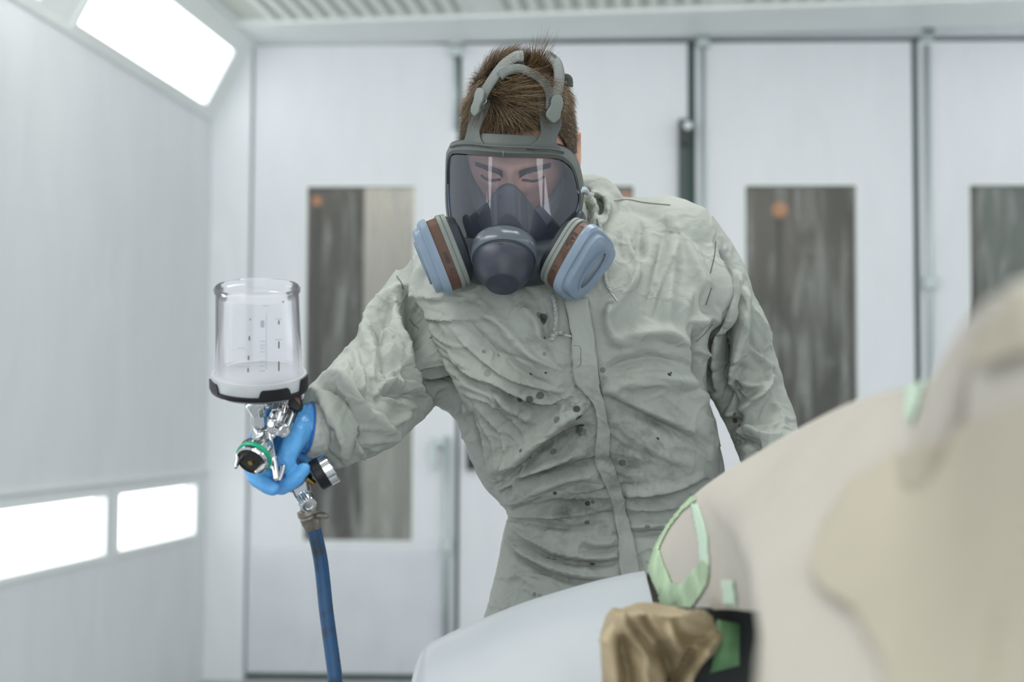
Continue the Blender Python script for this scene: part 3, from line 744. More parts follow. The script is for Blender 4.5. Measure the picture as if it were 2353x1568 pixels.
def smooth_noise(V, f, seed, octv=3, lac=2.0, gain=.5, ridged=False):
    """cheap sum of random plane waves (vectorised)"""
    r = np.random.default_rng(seed); out = np.zeros(len(V)); a = 1.0; tot = 0
    for o in range(octv):
        s = np.zeros(len(V))
        for _ in range(7):
            k = r.normal(size=3); k /= np.linalg.norm(k); k *= f * (.6 + .8 * r.random())
            ph = r.random() * 6.28; s += np.sin(V @ k + ph + 1.3 * np.sin(V @ (k[[1, 2, 0]] * .7) + ph * 2))
        s /= 2.6
        if ridged: s = 1 - 2 * np.minimum(np.abs(s), 1)
        out += a * s; tot += a; a *= gain; f *= lac
    return out / tot
def warp(V, f, amp, seed):
    return V + amp * np.stack([smooth_noise(V, f, seed + i, 1) for i in range(3)], 1)
cN = normals(cV, cF)
# front-facing weight
cam_n = np.array(CAM); vd = cV - cam_n; vd /= np.linalg.norm(vd, axis=1)[:, None]
fw = np.clip(-(cN * vd).sum(1) * 2.2 + .25, 0, 1)
px, pz = proj(cV)
def apply_folds(px, fw, folds, AMP, disp):
    for amp, wpx, kind, pts in folds:
        pts = np.array(catmull([np.array(p, float) for p in pts], 5)); m = 3.2 * wpx
        box = (px[:, 0] > pts[:, 0].min() - m) & (px[:, 0] < pts[:, 0].max() + m) & (px[:, 1] > pts[:, 1].min() - m) & (px[:, 1] < pts[:, 1].max() + m) & (fw > 0)
        idx = np.nonzero(box)[0]
        if not len(idx): continue
        q = px[idx]; best = np.full(len(idx), 1e9); bt = np.zeros(len(idx)); bs = np.zeros(len(idx)); n = len(pts) - 1
        for i in range(n):
            a, b = pts[i], pts[i + 1]; d = b - a; L = (d ** 2).sum() + 1e-9
            t = np.clip(((q - a) @ d) / L, 0, 1); c = a + t[:, None] * d; e = q - c; dist = np.hypot(e[:, 0], e[:, 1])
            sgn = np.sign(d[0] * e[:, 1] - d[1] * e[:, 0]); up = dist < best
            best = np.where(up, dist, best); bt = np.where(up, (i + t) / n, bt); bs = np.where(up, sgn, bs)
        taper = np.clip(np.sin(np.clip(bt, 0, 1) * PI), 0, 1) ** .55
        x = best / wpx * 1.12
        if kind == 'r': f = np.exp(-x ** 2)
        elif kind == 'v': f = np.exp(-np.abs(x) ** 1.25)
        elif kind == 'c': f = np.where(bs < 0, np.exp(-x * .95), np.exp(-x * 2.6))
        else: f = np.where(bs < 0, np.exp(-x * .6), -np.exp(-x * 1.5) * .3)
        disp[idx] += (1.35 if kind == 'v' else 1.15) * AMP * amp * .001 * f * taper * fw[idx]
    return disp
disp = apply_folds(px, fw, FOLDS, 1.85, np.zeros(len(cV)))
def tri_waves(V, seed, specs, per=3):
    r_ = np.random.default_rng(seed); out = np.zeros(len(V))
    for f, a in specs:
        for _ in range(per):
            k = r_.normal(size=3); k /= np.linalg.norm(k); ph = r_.random() * 9; s_ = (V @ k) * f / 6.283 + ph; out += a * (4 * np.abs(s_ - np.floor(s_) - .5) - 1) / per ** .5
    return out
# faceted crumple: creased cells
def cells(V, n, seed, scl=(1, 1, 1)):
    r_ = np.random.default_rng(seed); lo, hi = V.min(0), V.max(0); s_ = np.array(scl); S_ = V[r_.integers(len(V), size=n)] + r_.normal(size=(n, 3)) * .01
    kd = KDTree(n)
    for i, p in enumerate(S_): kd.insert(tuple(p * s_), i)
    kd.balance(); return np.array([kd.find(tuple(p))[2] for p in V * s_])
wv0 = warp(cV, 10, .012, 61)
front = px[:, 1] < 1600
c1 = np.zeros(len(cV)); c1[front] = cells(wv0[front], 900, 3, (1, 1, 1.0)); c2 = np.zeros(len(cV)); c2[front] = cells(wv0[front], 2600, 4, (1, 1, 1))
fm = .35 + .65 * np.clip(smooth_noise(cV, 9, 91, 2) * .8 + .5, 0, 1)
calm = 1 - .85 * np.exp(-(((px[:, 0] - 1500) / 125) ** 2 + ((px[:, 1] - 610) / 190) ** 2)) - .55 * np.exp(-(((px[:, 0] - 1530) / 110) ** 2 + ((px[:, 1] - 930) / 90) ** 2))
disp += calm * (.030 * np.minimum(c1, .05) + .020 * np.minimum(c2, .03)) * fm * (.8 + .6 * np.clip((1050 - px[:, 0]) / 120, 0, 1))
# overall crumple everywhere (stronger on sleeves and low abdomen)
isarm = np.clip((1050 - px[:, 0]) / 120, 0, 1) + np.clip((px[:, 0] - 1640) / 60, 0, 1)
wv = warp(cV, 14, .02, 5)
disp += calm * (.55 + .6 * isarm) * tri_waves(warp(cV, 9, .018, 17), 8, ((48, .0016), (85, .0012), (150, .0007)), 3)
disp += calm * .0012 * smooth_noise(wv, 34, 11, 3, 2.1, .55, ridged=True) * (.55 + .8 * isarm)
disp += .0030 * (.4 + .6 * calm) * smooth_noise(cV, 16, 31, 2) 
cV = cV + cN * disp[:, None]
cV = lap(cV, cE, 1, .22)
cN = normals(cV, cF)
wv = warp(cV, 30, .008, 25)
cV = cV + cN * (.0006 * calm * smooth_noise(wv, 95, 51, 2, 2.1, .5, ridged=True))[:, None]
M_cov = None
def coverall_mat():
    base = (.348, .368, .338)
    m = mat('coverall_cloth', base, .85, spec=.2); nt = m.node_tree; b = nt.nodes['Principled BSDF']; lk = nt.links.new
    tc = nd(nt, 'ShaderNodeTexCoord'); geo = nd(nt, 'ShaderNodeNewGeometry')
    # broad wear
    n1 = nd(nt, 'ShaderNodeTexNoise'); n1.inputs['Scale'].default_value = 7; n1.inputs['Detail'].default_value = 6; lk(geo.outputs['Position'], n1.inputs['Vector'])
    r1 = nd(nt, 'ShaderNodeMapRange'); r1.inputs[1].default_value = .3; r1.inputs[2].default_value = .7; r1.inputs[3].default_value = .90; r1.inputs[4].default_value = 1.08; lk(n1.outputs['Fac'], r1.inputs[0])
    sc = nd(nt, 'ShaderNodeVectorMath', operation='SCALE'); sc.inputs[0].default_value = base; lk(r1.outputs[0], sc.inputs['Scale'])
    # grime on the belly around the placket (a dirty patch rubbed into the cloth)
    def sph(c, r0, r1_):
        d = nd(nt, 'ShaderNodeVectorMath', operation='DISTANCE'); lk(geo.outputs['Position'], d.inputs[0]); d.inputs[1].default_value = c
        q = nd(nt, 'ShaderNodeMapRange'); q.inputs[1].default_value = r0; q.inputs[2].default_value = r1_; q.inputs[3].default_value = 1; q.inputs[4].default_value = 0; lk(d.outputs['Value'], q.inputs[0]); return q.outputs[0]
    def mth(op, a, bb):
        n = nd(nt, 'ShaderNodeMath', operation=op)
        for i, v in enumerate((a, bb)):
            if isinstance(v, (int, float)): n.inputs[i].default_value = v
            else: lk(v, n.inputs[i])
        return n.outputs[0]
    hc_ = lambda x, y: hit(ctree, x, y)[0]
    g = sph(hc_(1400, 1040), .02, .17)
    g = mth('MAXIMUM', g, sph(hc_(1330, 1170), .02, .12)); g = mth('MAXIMUM', g, sph(hc_(1210, 930), .01, .07)); g2 = mth('MAXIMUM', sph(hc_(1328, 950), .0, .028), sph(hc_(1342, 985), .0, .016))
    n2 = nd(nt, 'ShaderNodeTexNoise'); n2.inputs['Scale'].default_value = 28; n2.inputs['Detail'].default_value = 7; n2.inputs['Roughness'].default_value = .65; lk(geo.outputs['Position'], n2.inputs['Vector'])
    r2 = nd(nt, 'ShaderNodeMapRange'); r2.inputs[1].default_value = .44; r2.inputs[2].default_value = .66; lk(n2.outputs['Fac'], r2.inputs[0])
    gr = mth('MULTIPLY', g, mth('ADD', mth('MULTIPLY', r2.outputs[0], .70), .30))
    g2n = mth('MULTIPLY', mth('MINIMUM', mth('MULTIPLY', g2, 3.0), 1), r2.outputs[0])
    mx = nd(nt, 'ShaderNodeMix', data_type='RGBA'); lk(gr, mx.inputs[0]); lk(sc.outputs[0], mx.inputs[6]); mx.inputs[7].default_value = (.13, .135, .12, 1)
    mx2 = nd(nt, 'ShaderNodeMix', data_type='RGBA'); lk(g2n, mx2.inputs[0]); lk(mx.outputs[2], mx2.inputs[6]); mx2.inputs[7].default_value = (.02, .03, .03, 1)
    # droplets: random round spots
    prev = mx2.outputs[2]
    vo = nd(nt, 'ShaderNodeTexVoronoi'); vo.inputs['Scale'].default_value = 24; lk(geo.outputs['Position'], vo.inputs['Vector'])
    cr = nd(nt, 'ShaderNodeSeparateColor'); lk(vo.outputs['Color'], cr.inputs[0])
    rad = mth('MULTIPLY', mth('MAXIMUM', mth('SUBTRACT', cr.outputs[0], .72), 0), .55)
    spot = mth('LESS_THAN', vo.outputs['Distance'], rad); alpha = mth('MULTIPLY', spot, mth('ADD', mth('MULTIPLY', cr.outputs[1], .6), .25))
    area_ = mth('MAXIMUM', sph(P(1300, 1000, 2.08), .22, .30), .15)
    mx3 = nd(nt, 'ShaderNodeMix', data_type='RGBA'); lk(mth('MULTIPLY', alpha, area_), mx3.inputs[0]); lk(prev, mx3.inputs[6]); mx3.inputs[7].default_value = (.05, .06, .055, 1)
    prev = mx3.outputs[2]
    for (x, y, r, dk) in SPOTS:
        h, _n = hit(ctree, x, y)
        if h is None: continue
        q = sph(h, r * .00064 * .8, r * .00064 * 1.1)
        mq = nd(nt, 'ShaderNodeMix', data_type='RGBA'); lk(mth('MULTIPLY', q, dk), mq.inputs[0]); lk(prev, mq.inputs[6]); mq.inputs[7].default_value = (.03, .04, .037, 1); prev = mq.outputs[2]
    lk(prev, b.inputs['Base Color'])
    # creases + weave bump
    mp = nd(nt, 'ShaderNodeTexNoise'); mp.inputs['Scale'].default_value = 14; mp.inputs['Detail'].default_value = 2; lk(geo.outputs['Position'], mp.inputs['Vector'])
    ad = nd(nt, 'ShaderNodeVectorMath', operation='MULTIPLY_ADD'); lk(mp.outputs['Color'], ad.inputs[0]); ad.inputs[1].default_value = (.10, .10, .10); lk(geo.outputs['Position'], ad.inputs[2])
    v2 = nd(nt, 'ShaderNodeTexVoronoi', feature='DISTANCE_TO_EDGE'); v2.inputs['Scale'].default_value = 17; lk(ad.outputs[0], v2.inputs['Vector'])
    r3 = nd(nt, 'ShaderNodeMapRange', interpolation_type='SMOOTHSTEP'); r3.inputs[1].default_value = 0; r3.inputs[2].default_value = .16; lk(v2.outputs['Distance'], r3.inputs[0])
    v3 = nd(nt, 'ShaderNodeTexNoise'); v3.inputs['Scale'].default_value = 75; v3.inputs['Detail'].default_value = 4; lk(ad.outputs[0], v3.inputs['Vector'])
    v4 = nd(nt, 'ShaderNodeTexVoronoi', feature='F1'); v4.inputs['Scale'].default_value = 26; lk(ad.outputs[0], v4.inputs['Vector'])
    s3 = mth('ADD', mth('ADD', mth('MULTIPLY', r3.outputs[0], -.8), mth('MULTIPLY', v4.outputs['Distance'], 1.3)), mth('MULTIPLY', v3.outputs['Fac'], 1.0))
    bp = nd(nt, 'ShaderNodeBump'); bp.inputs['Strength'].default_value = .62; bp.inputs['Distance'].default_value = .0021; lk(s3, bp.inputs['Height']); lk(bp.outputs[0], b.inputs['Normal'])
    return m
SPOTS = [(1248,730,11,.85),(1248,738,9,.8),(1217,918,9,.85),(1194,919,7,.8),(1196,1036,5,.7),(1271,1038,9,.55),(1350,1158,7,.9),(1362,1154,5,.6),(1349,1202,7,.7),(1361,1295,7,.8),(1275,1134,5,.9),
         (1333,884,6,.5),(1323,888,5,.5),(1385,851,7,.55),(1112,808,5,.5),(1145,817,4,.4),(1251,814,5,.4),(1120,858,9,.3),(1538,861,5,.95),(1542,857,3,.9),(1689,967,7,.85),(1688,952,5,.7),(1699,978,3,.8),
         (1512,1008,4,.9),(1430,1064,9,.6),(1408,1104,9,.6),(1254,857,3,.95),(1220,860,4,.9),(1279,965,9,.6),(1330,960,10,.9),(1325,940,9,.9),(1335,978,8,.85),(1228,1367,6,.5),(1240,1372,8,.3),(1376,915,6,.7),(1380,925,5,.6),(905,775,6,.3)]
ctree = bvh(cV, cF)
M_cov = coverall_mat()
cover = obj('coverall', cV, cF, M_cov, person)
def on_cloth(pts, off=.002, k=6, tree=None):
    out = []; last = None
    for p in catmull([np.array(q, float) for q in pts], k):
        h, n = hit(tree or ctree, p[0], p[1], off)
        if h is not None: out.append((h, n))
    return out
def cloth_tube(name, pts, r, m, off=.001, k=6, parent=None, flat=1.0):
    hs = on_cloth(pts, off, k)
    if len(hs) < 3: return None
    pp = np.array([h for h, n in hs]); pp[1:-1] = (pp[:-2] + pp[1:-1] * 2 + pp[2:]) / 4
    V, Fc = tube([Vector(p) for p in pp], r, 8, 1, round_ends=True)
    return obj(name, V, Fc, m, parent or person)
# placket: overlapping strip down the front
L_e = [(1296,690),(1305,730),(1311,775),(1314,830),(1322,880),(1345,905),(1368,950),(1372,985),(1366,1040),(1372,1075),(1392,1120),(1405,1150),(1412,1190),(1420,1240),(1424,1300),(1426,1335)]
R_e = [(1350,690),(1358,730),(1367,780),(1372,830),(1377,870),(1385,905),(1392,950),(1401,985),(1400,1040),(1412,1075),(1424,1120),(1433,1150),(1444,1190),(1455,1240),(1466,1300),(1471,1335)]
Ld = catmull([np.array(p, float) for p in L_e], 8); Rd = catmull([np.array(p, float) for p in R_e], 8)
rows = []
for a, b in zip(Ld, Rd):
    row = []
    for u in np.linspace(0, 1, 9):
        q = a * (1 - u) + b * u; h, n = hit(ctree, q[0], q[1], .0045); row.append(h if h is not None else row[-1])
    rows.append(row)
A = np.array([[list(p) for p in r] for r in rows])
for _ in range(3):
    A[1:-1] = (A[:-2] + 2 * A[1:-1] + A[2:]) / 4; A[:, 1:-1] = (A[:, :-2] + 2 * A[:, 1:-1] + A[:, 2:]) / 4
nu = 9; V = A.reshape(-1, 3); Fc = [(j * nu + i, j * nu + i + 1, (j + 1) * nu + i + 1, (j + 1) * nu + i) for j in range(len(A) - 1) for i in range(nu - 1)]
plk = solid(obj('placket', V, Fc, M_cov, person), .003, 0)
M_thread = mat('dark_thread', (.06, .075, .065), .9)
M_thr2 = mat('seam_thread', (.16, .18, .16), .9)
for pts, mm, r in (([(1644,555),(1641,590),(1632,628)], M_thread, .0006), ([(1635,662),(1622,700)], M_thread, .0006), ([(1637,745),(1618,768),(1600,785)], M_thr2, .0006),
                ([(912,635),(922,650),(926,665)], M_thread, .0007), ([(942,733),(950,745),(962,755)], M_thr2, .0007), ([(1411,462),(1440,459),(1480,466),(1540,472)], M_thr2, .0006),
                ([(1298,700),(1307,745),(1313,790),(1318,840),(1324,880)], M_thr2, .0004),
                ([(1352,700),(1362,760),(1370,815),(1378,870),(1386,910)], M_thr2, .0005)):
    s = cloth_tube('seam', pts, r, mm, .0008, 8)
# buttonhole pocket tab stitched onto the placket
cloth_tube('stitching', [(1316,795),(1332,797),(1334,820),(1334,838),(1318,842)], .0005, M_thr2, .0058)
# draw cords of the hood
M_cord = mat('woven_cord', (.42, .45, .42), .9, noise=(700, .6), bump=(900, .9, .002))
def cord(pts, r=.0030, rr=None, m=None, name='drawcord'):
    V, Fc = tube([P(*p) for p in pts], rr or r, 10, 6, round_ends=True); return obj(name, V, Fc, m or M_cord, person)
def onY(x, y, off=.004):
    h, n = hit(ctree, x, y, off); return P(x, y, (h.y if h is not None else 2.1) - off)
def cord2(pts, r=.0030, m=None, off=.005, name='drawcord'):
    pp = np.array([list(onY(x, y, off)) for x, y in pts]); 
    for _ in range(1): pp[1:-1, 1] = (pp[:-2, 1] + 2 * pp[1:-1, 1] + pp[2:, 1]) / 4
    V, Fc = tube([Vector(p) for p in pp], r, 10, 6, round_ends=True); return obj(name, V, Fc, m or M_cord, person)
cord2([(1374,506),(1380,530),(1386,560),(1393,590),(1391,625),(1393,650),(1404,672)], .0032)
cord2([(1396,560),(1403,572),(1409,586)], .0036, off=.010, name='drawcord_knot')
M_tip = mat('cord_tip', (.33, .36, .37), .5)
cord2([(1403,672),(1410,682),(1418,693)], .0018, M_tip, name='cord_tip')
cord2([(1270,680),(1275,705),(1277,735),(1274,758),(1272,768)], .0034, off=.006)
for (x, y, r) in ((1271,772,.0055),(1278,766,.0045),(1268,780,.0045),(1287,765,.0040)):
    V, Fc = ball(onY(x, y, .008), (r, r, r * .9), 8); obj('drawcord_knot', V, Fc, M_cord, person)
cord2([(1290,768),(1300,770),(1311,773)], .0018, M_tip, name='cord_tip')
# rubber boots (out of the frame, on the floor)
for x, y in ((.055, 2.30), (.275, 2.36)):
    Vb, Fb, Eb = remesh([tube([Vector((x, y + .02, .30)), Vector((x, y + .02, .08))], [.055, .052], 20, 4, round_ends=True), tube([Vector((x, y + .05, .05)), Vector((x, y - .05, .05)), Vector((x, y - .15, .045))], [.048, .050, .042], 20, 5, round_ends=True, flat=.9)], .006, 3)
    Vb[:, 2] = np.maximum(Vb[:, 2], 0.0); obj('boot', Vb, Fb, mat('dark_rubber_boot', (.03, .035, .035), .5), person)
# ================================================================ RESPIRATOR
resp = thing('respirator', 'full face respirator with a clear blue tinted visor worn by the person', 'respirator', tuple(P(1170, 500, 2.02)))
M_rub = mat('grey_rubber', (.085, .098, .092), .62, noise=(25, .12), bump=(500, .1, .001))
M_rubd = mat('dark_rubber', (.022, .032, .040), .45, noise=(18, .2))
M_rubm = mat('nose_cup_rubber', (.15, .15, .15), .5)
M_vis = clear('visor_clear', (.90, .92, .99), 1.72, .03, haze=.11, hazecol=(.50, .58, .82), gl=1.0)
M_bcov = mat('blue_clear_cover', (.28, .36, .46), .25, noise=(20, .12), Transmission_Weight=.25, IOR=1.3)
M_glayer = mat('filter_body_grey', (.19, .21, .195), .55)
M_brown = mat('brown_filter_band', (.105, .048, .028), .55, noise=(14, .2))
M_ink = mat('black_ink', (.02, .02, .02), .6)
HRi = HR.transposed()
def local_ray(px_, py_):
    d = ray(px_, py_); return HRi @ (CAM - HC), HRi @ d
def surf(px_, py_, f):
    """first intersection of the pixel ray with the surface y = f(x, z) in the head frame"""
    o, d = local_ray(px_, py_); s = (-.30 - o.y) / d.y
    lo = s
    for k in range(160):
        q = o + d * (s + k * .003)
        if q.y - f(q.x, q.z) > 0:
            a, b = s + (k - 1) * .003, s + k * .003
            for _ in range(14):
                mth_ = (a + b) / 2; q = o + d * mth_
                if q.y - f(q.x, q.z) > 0: b = mth_
                else: a = mth_
            return HC + HR @ (o + d * b)
    q = o + d * (s + .45); return HC + HR @ q
fv = lambda x, z: -.138 + 9.0 * x * x + .24 * z 
def VS(x, y, off=0.0): return surf(x, y, lambda a, b: fv(a, b) + off)
top_c = [(1029,398),(1031,372),(1036,360),(1046,355),(1080,357),(1160,363),(1260,365),(1285,368),(1300,376),(1315,392),(1326,425),(1330,452)]
bot_c = [(1029,425),(1031,470),(1036,505),(1045,535),(1055,560),(1066,579),(1074,583),(1084,575),(1095,557),(1118,541),(1150,532),(1180,533),(1205,541),(1225,560),(1238,588),(1248,596),(1262,592),(1285,572),(1303,543),(1320,503),(1330,470)]
tx, ty = zip(*top_c); bx_, by_ = zip(*bot_c)
xs = np.concatenate([np.linspace(1029, 1045, 9)[:-1], np.linspace(1045, 1310, 64)[:-1], np.linspace(1310, 1330, 9)])
V = []; nr = 22
for j in range(nr + 1):
    for x in xs:
        t0, b0_ = np.interp(x, tx, ty), np.interp(x, bx_, by_); V.append(VS(x, t0 + (b0_ - t0) * j / nr))
nc = len(xs); Fc = [(j * nc + i, j * nc + i + 1, (j + 1) * nc + i + 1, (j + 1) * nc + i) for j in range(nr) for i in range(nc - 1)]
visor = obj('visor', V, Fc, M_vis, resp)
# visor moulded rim line (blue edge along the lower scallop)
edge = [VS(x, y, -.002) for x, y in catmull([np.array(p, float) for p in bot_c], 4)]
V, Fc = tube(edge, .0011, 8, 1, round_ends=True); obj('visor_rim', V, Fc, clear('visor_edge', (.35, .5, .8), 1.45, .1, .25), resp)
inner_o = [(1029,398),(1031,372),(1036,358),(1046,353),(1080,355),(1160,361),(1260,363),(1285,366),(1300,374),(1315,390),(1326,425),(1331,460),(1321,505),(1304,545),(1285,574),(1262,594),(1235,602),(1158,605),(1090,594),(1068,582),(1055,562),(1044,536),(1035,505),(1030,465)]
outer_o = [(1023,398),(1024,366),(1028,345),(1044,337),(1078,334),(1160,341),(1262,345),(1290,350),(1310,362),(1325,384),(1336,425),(1339,465),(1331,512),(1316,552),(1298,585),(1272,610),(1238,622),(1158,628),(1082,612),(1060,592),(1046,566),(1035,540),(1028,508),(1023,465)]
io = catmull([np.array(p, float) for p in inner_o + inner_o[:1]], 4)[:-1]; oo = catmull([np.array(p, float) for p in outer_o + outer_o[:1]], 4)[:-1]
back = HR @ Vector((0, 1, 0))
rings = []
for a, b in zip(io, oo):
    w = 1.0
    A0 = VS(*a, -.001); B0 = VS(*b, .001); mid = VS(*((a + b) / 2), -.006)
    rings.append([A0, mid, B0, B0 + back * .010, B0 + back * .020, A0 + back * .012])
V, Fc = loft(rings, closed=True); fr = obj('visor_frame', V, Fc, M_rub, resp, angle=50)
# lighter grey upper lip line of the frame and centre tick
V, Fc = tube([VS(x, y, -.004) + back * .002 for x, y in ((1034,338),(1052,333),(1080,332),(1120,336),(1160,339),(1220,341),(1270,344),(1295,350))], .0015, 8, 5, round_ends=True); obj('frame_lip', V, Fc, M_rub, resp)
V, Fc = tube([VS(1156, 347, -.007), VS(1156, 360, -.007)], .0006, 6); obj('centre_mark', V, Fc, M_glayer, resp)
# face seal skirt running back to the face
rings = []
for b in oo:
    B0 = VS(*b, .004) + back * .004
    c = HP(0, -.09, -.02); v = B0 - c
    rings.append([B0, B0 + back * .02, c + v * .88 + back * .045, c + v * .74 + back * .055, c + v * .70 + back * .040, c + v * .86 + back * .010])
V, Fc = loft(rings, closed=True); obj('face_seal', V, Fc, M_rubd, resp)
rings = []
for b in oo:
    B0 = VS(*b, .004) + back * .004; c = HP(0, -.09, -.02); v = B0 - c
    rings.append([c + v * .86 + back * .030, c + v * .66 + back * .050, c + v * .46 + back * .058, c + v * .46 + back * .061, c + v * .86 + back * .036])
V, Fc = loft(rings, closed=True); obj('inner_flange', V, Fc, mat('flange_blue_grey', (.44, .48, .53), .5), resp)
# nose cup
fn = lambda x, z: -.1335 + 24 * (x * x) + .20 * z + .4 * max(0, z + .02) + 1.0 * max(0, -.085 - z)
cup_t = [(1092,540),(1097,512),(1108,488),(1125,462),(1143,436),(1156,425),(1168,421),(1181,425),(1197,440),(1215,466),(1235,492),(1252,516),(1262,545)]
cup_b = [(1092,560),(1110,575),(1150,590),(1200,592),(1240,580),(1262,560)]
cxs = np.linspace(1092, 1262, 46); tx2, ty2 = zip(*cup_t); bx2, by2 = zip(*cup_b); V = []
for j in range(19):
    for x in cxs:
        a, b = np.interp(x, tx2, ty2), np.interp(x, bx2, by2); p = surf(x, a + (b - a) * j / 18, fn); V.append(p)
nc = len(cxs); Fc = [(j * nc + i, j * nc + i + 1, (j + 1) * nc + i + 1, (j + 1) * nc + i) for j in range(18) for i in range(nc - 1)]
solid(obj('nose_cup', V, Fc, M_rubm, resp), .003, -1)
for cx, cy, n in ((1108, 527, 5), (1228, 530, 6)):
    mb = MB()
    for k in range(n):
        a = 2 * PI * k / n + .3; r = 10 if n == 6 else 7
        pts = []
        for j in range(10):
            t = 2 * PI * j / 10; u = r * .75 + 4.2 * math.cos(t); v = 2.6 * math.sin(t)
            x = cx + .55 * (u * math.cos(a) - v * math.sin(a)); y = cy + 1.25 * (u * math.sin(a) + v * math.cos(a)); pts.append(surf(x, y, lambda q, w: fn(q, w) - .0012))
        mb.add(*slab(pts, .0008, -back))
    obj('valve_slots', mb.V, mb.F, M_rubd, resp)
# speech port: ring, clear bezel, dark cover
pc = P(1158, 600, 2.005); axd = Vector((-.03, -.56, -.828)).normalized()
V, Fc = lathe([(.030, -.035), (.044, -.030), (.0465, -.012), (.0465, -.004), (.0445, .001), (.0425, .002)], pc, axd, 48); obj('port_ring', V, Fc, M_rubd, resp)
V, Fc = lathe([(.0440, -.028), (.0462, -.026), (.0475, -.012), (.0470, -.002), (.0450, .000), (.0448, -.004)], pc, axd, 48, cap=False); obj('port_bezel', V, Fc, mat('bezel_grey_blue', (.115, .135, .165), .22, Transmission_Weight=.2), resp)
V, Fc = lathe([(.0435, -.004), (.0437, .004), (.0430, .012), (.0375, .024), (.0240, .0425), (.0220, .0440), (.001, .0445)], pc, axd, 56)
cov = obj('port_cover', V, Fc, mat('port_cover_rubber', (.030, .036, .055), .42, noise=(30, .35), bump=(60, .1, .002)), resp, angle=60)
V, Fc = slab([P(x, y, 1.955) for x, y in ((1145,558),(1146,562),(1156,563),(1157,559),(1154,559),(1154,561),(1148,560),(1148,558))], .0006); obj('port_mark', V, Fc, M_ink, resp, smooth=False)
# chin body joining port and the filter mounts
ch = remesh([tube([P(1062, 588, 2.045), P(1100, 600, 2.05), P(1158, 600, 2.045), P(1225, 605, 2.05), P(1280, 592, 2.05)], [.028, .034, .036, .034, .028], 20, 5, round_ends=True),
             tube([P(1235, 600, 2.05), P(1310, 560, 2.07), P(1328, 500, 2.085)], [.022, .020, .012], 16, 5, round_ends=True),
             tube([P(1090, 600, 2.05), P(1048, 560, 2.065), P(1034, 510, 2.08)], [.018, .015, .009], 16, 5, round_ends=True)], .003, 2)
obj('chin_piece', ch[0], ch[1], M_rubd, resp)
# ---- filters
def filter_unit(c, e1, n, la, wb, h, side):
    e1 = Vector(e1).normalized(); n = Vector(n); n = (n - e1 * n.dot(e1)).normalized(); e2 = n.cross(e1).normalized()
    if e2.y > 0: e2 = -e2
    c = Vector(c)
    def ring(s, hh, k=44, ex=4.0, sh=0.0):
        o = []
        for j in range(k):
            t = 2 * PI * j / k; a, b = math.cos(t), math.sin(t)
            x = math.copysign(abs(a) ** (2 / ex), a) * la * s; y = math.copysign(abs(b) ** (2 / ex), b) * wb * s
            y *= 1 - .22 * (x / la)            # narrower towards one end
            o.append(c + e1 * (x + sh) + e2 * y + n * hh)
        return o
    def lay(name, prof, m, ang=40): 
        V, Fc = loft([ring(s, hh) for s, hh in prof]); return obj(name, V, Fc, m, resp, angle=ang)
    lay('filter_mount', [(.60, -.014 * h), (.80, -.010 * h), (.90, .0), (.92, .002)], M_rubd)
    lay('filter_base', [(.93, .0), (.97, .001), (.985, .0065), (.955, .0068), (.955, .0078), (.99, .008), (1.0, .0095), (.995, .0135), (.97, .014)], M_glayer, 30)
    bd = lay('filter_band', [(.955, .013), (.955, .0320)], M_brown)
    lay('filter_cover', [(.955, .030), (1.03, .0290), (1.035, .031), (1.02, .038), (.97, .0410), (.90, .0415), (.885, .044), (.865, .0495), (.83, .0510), (.70, .0518), (.50, .0522), (.48, .0518)], M_bcov, 35)
    # slot in the face of the cover
    def oval(a, b, hh, k=28, cx=0.0, cy=0.0):
        return [c + e1 * (cx + a * math.cos(2 * PI * j / k)) + e2 * (cy + b * math.sin(2 * PI * j / k)) + n * hh for j in range(k)]
    V, Fc = loft([oval(.033, .015, .0512), oval(.033, .015, .0545), oval(.0305, .0125, .0545), oval(.0305, .0125, .0522)], cap=False); obj('cover_slot_rim', V, Fc, M_bcov, resp, angle=40)
    V, Fc = loft([oval(.030, .012, .0515), oval(.030, .012, .0525)]); obj('cover_slot', V, Fc, mat('slot_blue_grey', (.17, .21, .25), .6), resp)  # slot disc, darker blue grey than the cover
    return e1, n, e2, c, ring
def text_mesh(name, s, size, M4, m, parent, ext=.0002):
    cu = bpy.data.curves.new('t', 'FONT'); cu.body = s; cu.size = size; cu.extrude = ext; cu.align_x = 'CENTER'; cu.align_y = 'CENTER'; cu.resolution_u = 3
    o = bpy.data.objects.new('t', cu); COL.objects.link(o); dg = bpy.context.evaluated_depsgraph_get(); dg.update()
    me = bpy.data.meshes.new_from_object(o.evaluated_get(dg)); bpy.data.objects.remove(o)
    V = [M4 @ v.co for v in me.vertices]; Fc = [tuple(p.vertices) for p in me.polygons]; bpy.data.meshes.remove(me)
    if V: return obj(name, V, Fc, m, parent, smooth=False)
def band_text(fu, s, along, size, la, wb, hh=.0203, flip=1):
    e1, n, e2, c, _ = fu
    rx = abs(along / (la * .955)); yy = wb * .955 * (1 - rx ** 4.0) ** (1 / 4.0) * (1 - .22 * along / la)
    X = e1 * flip; Y = n * flip * -1; Z = X.cross(Y); 
    if Z.dot(e2) < 0: Y = -Y; Z = -Z
    M4 = Matrix((( X.x, Y.x, Z.x, 0), (X.y, Y.y, Z.y, 0), (X.z, Y.z, Z.z, 0), (0, 0, 0, 1))); M4.translation = c + e1 * along + e2 * (yy + .0013) + n * hh
    text_mesh('band_print', s, size, M4, M_ink, resp)
fl = filter_unit(P(1050, 574, 2.045), (.38, 0, -.92), (-.92, -.06, -.38), .0545, .042, 1, -1)
fr_ = filter_unit(P(1299, 583, 2.035), (-.575, .02, -.82), (.70, -.47, -.51), .0535, .042, 1, 1)
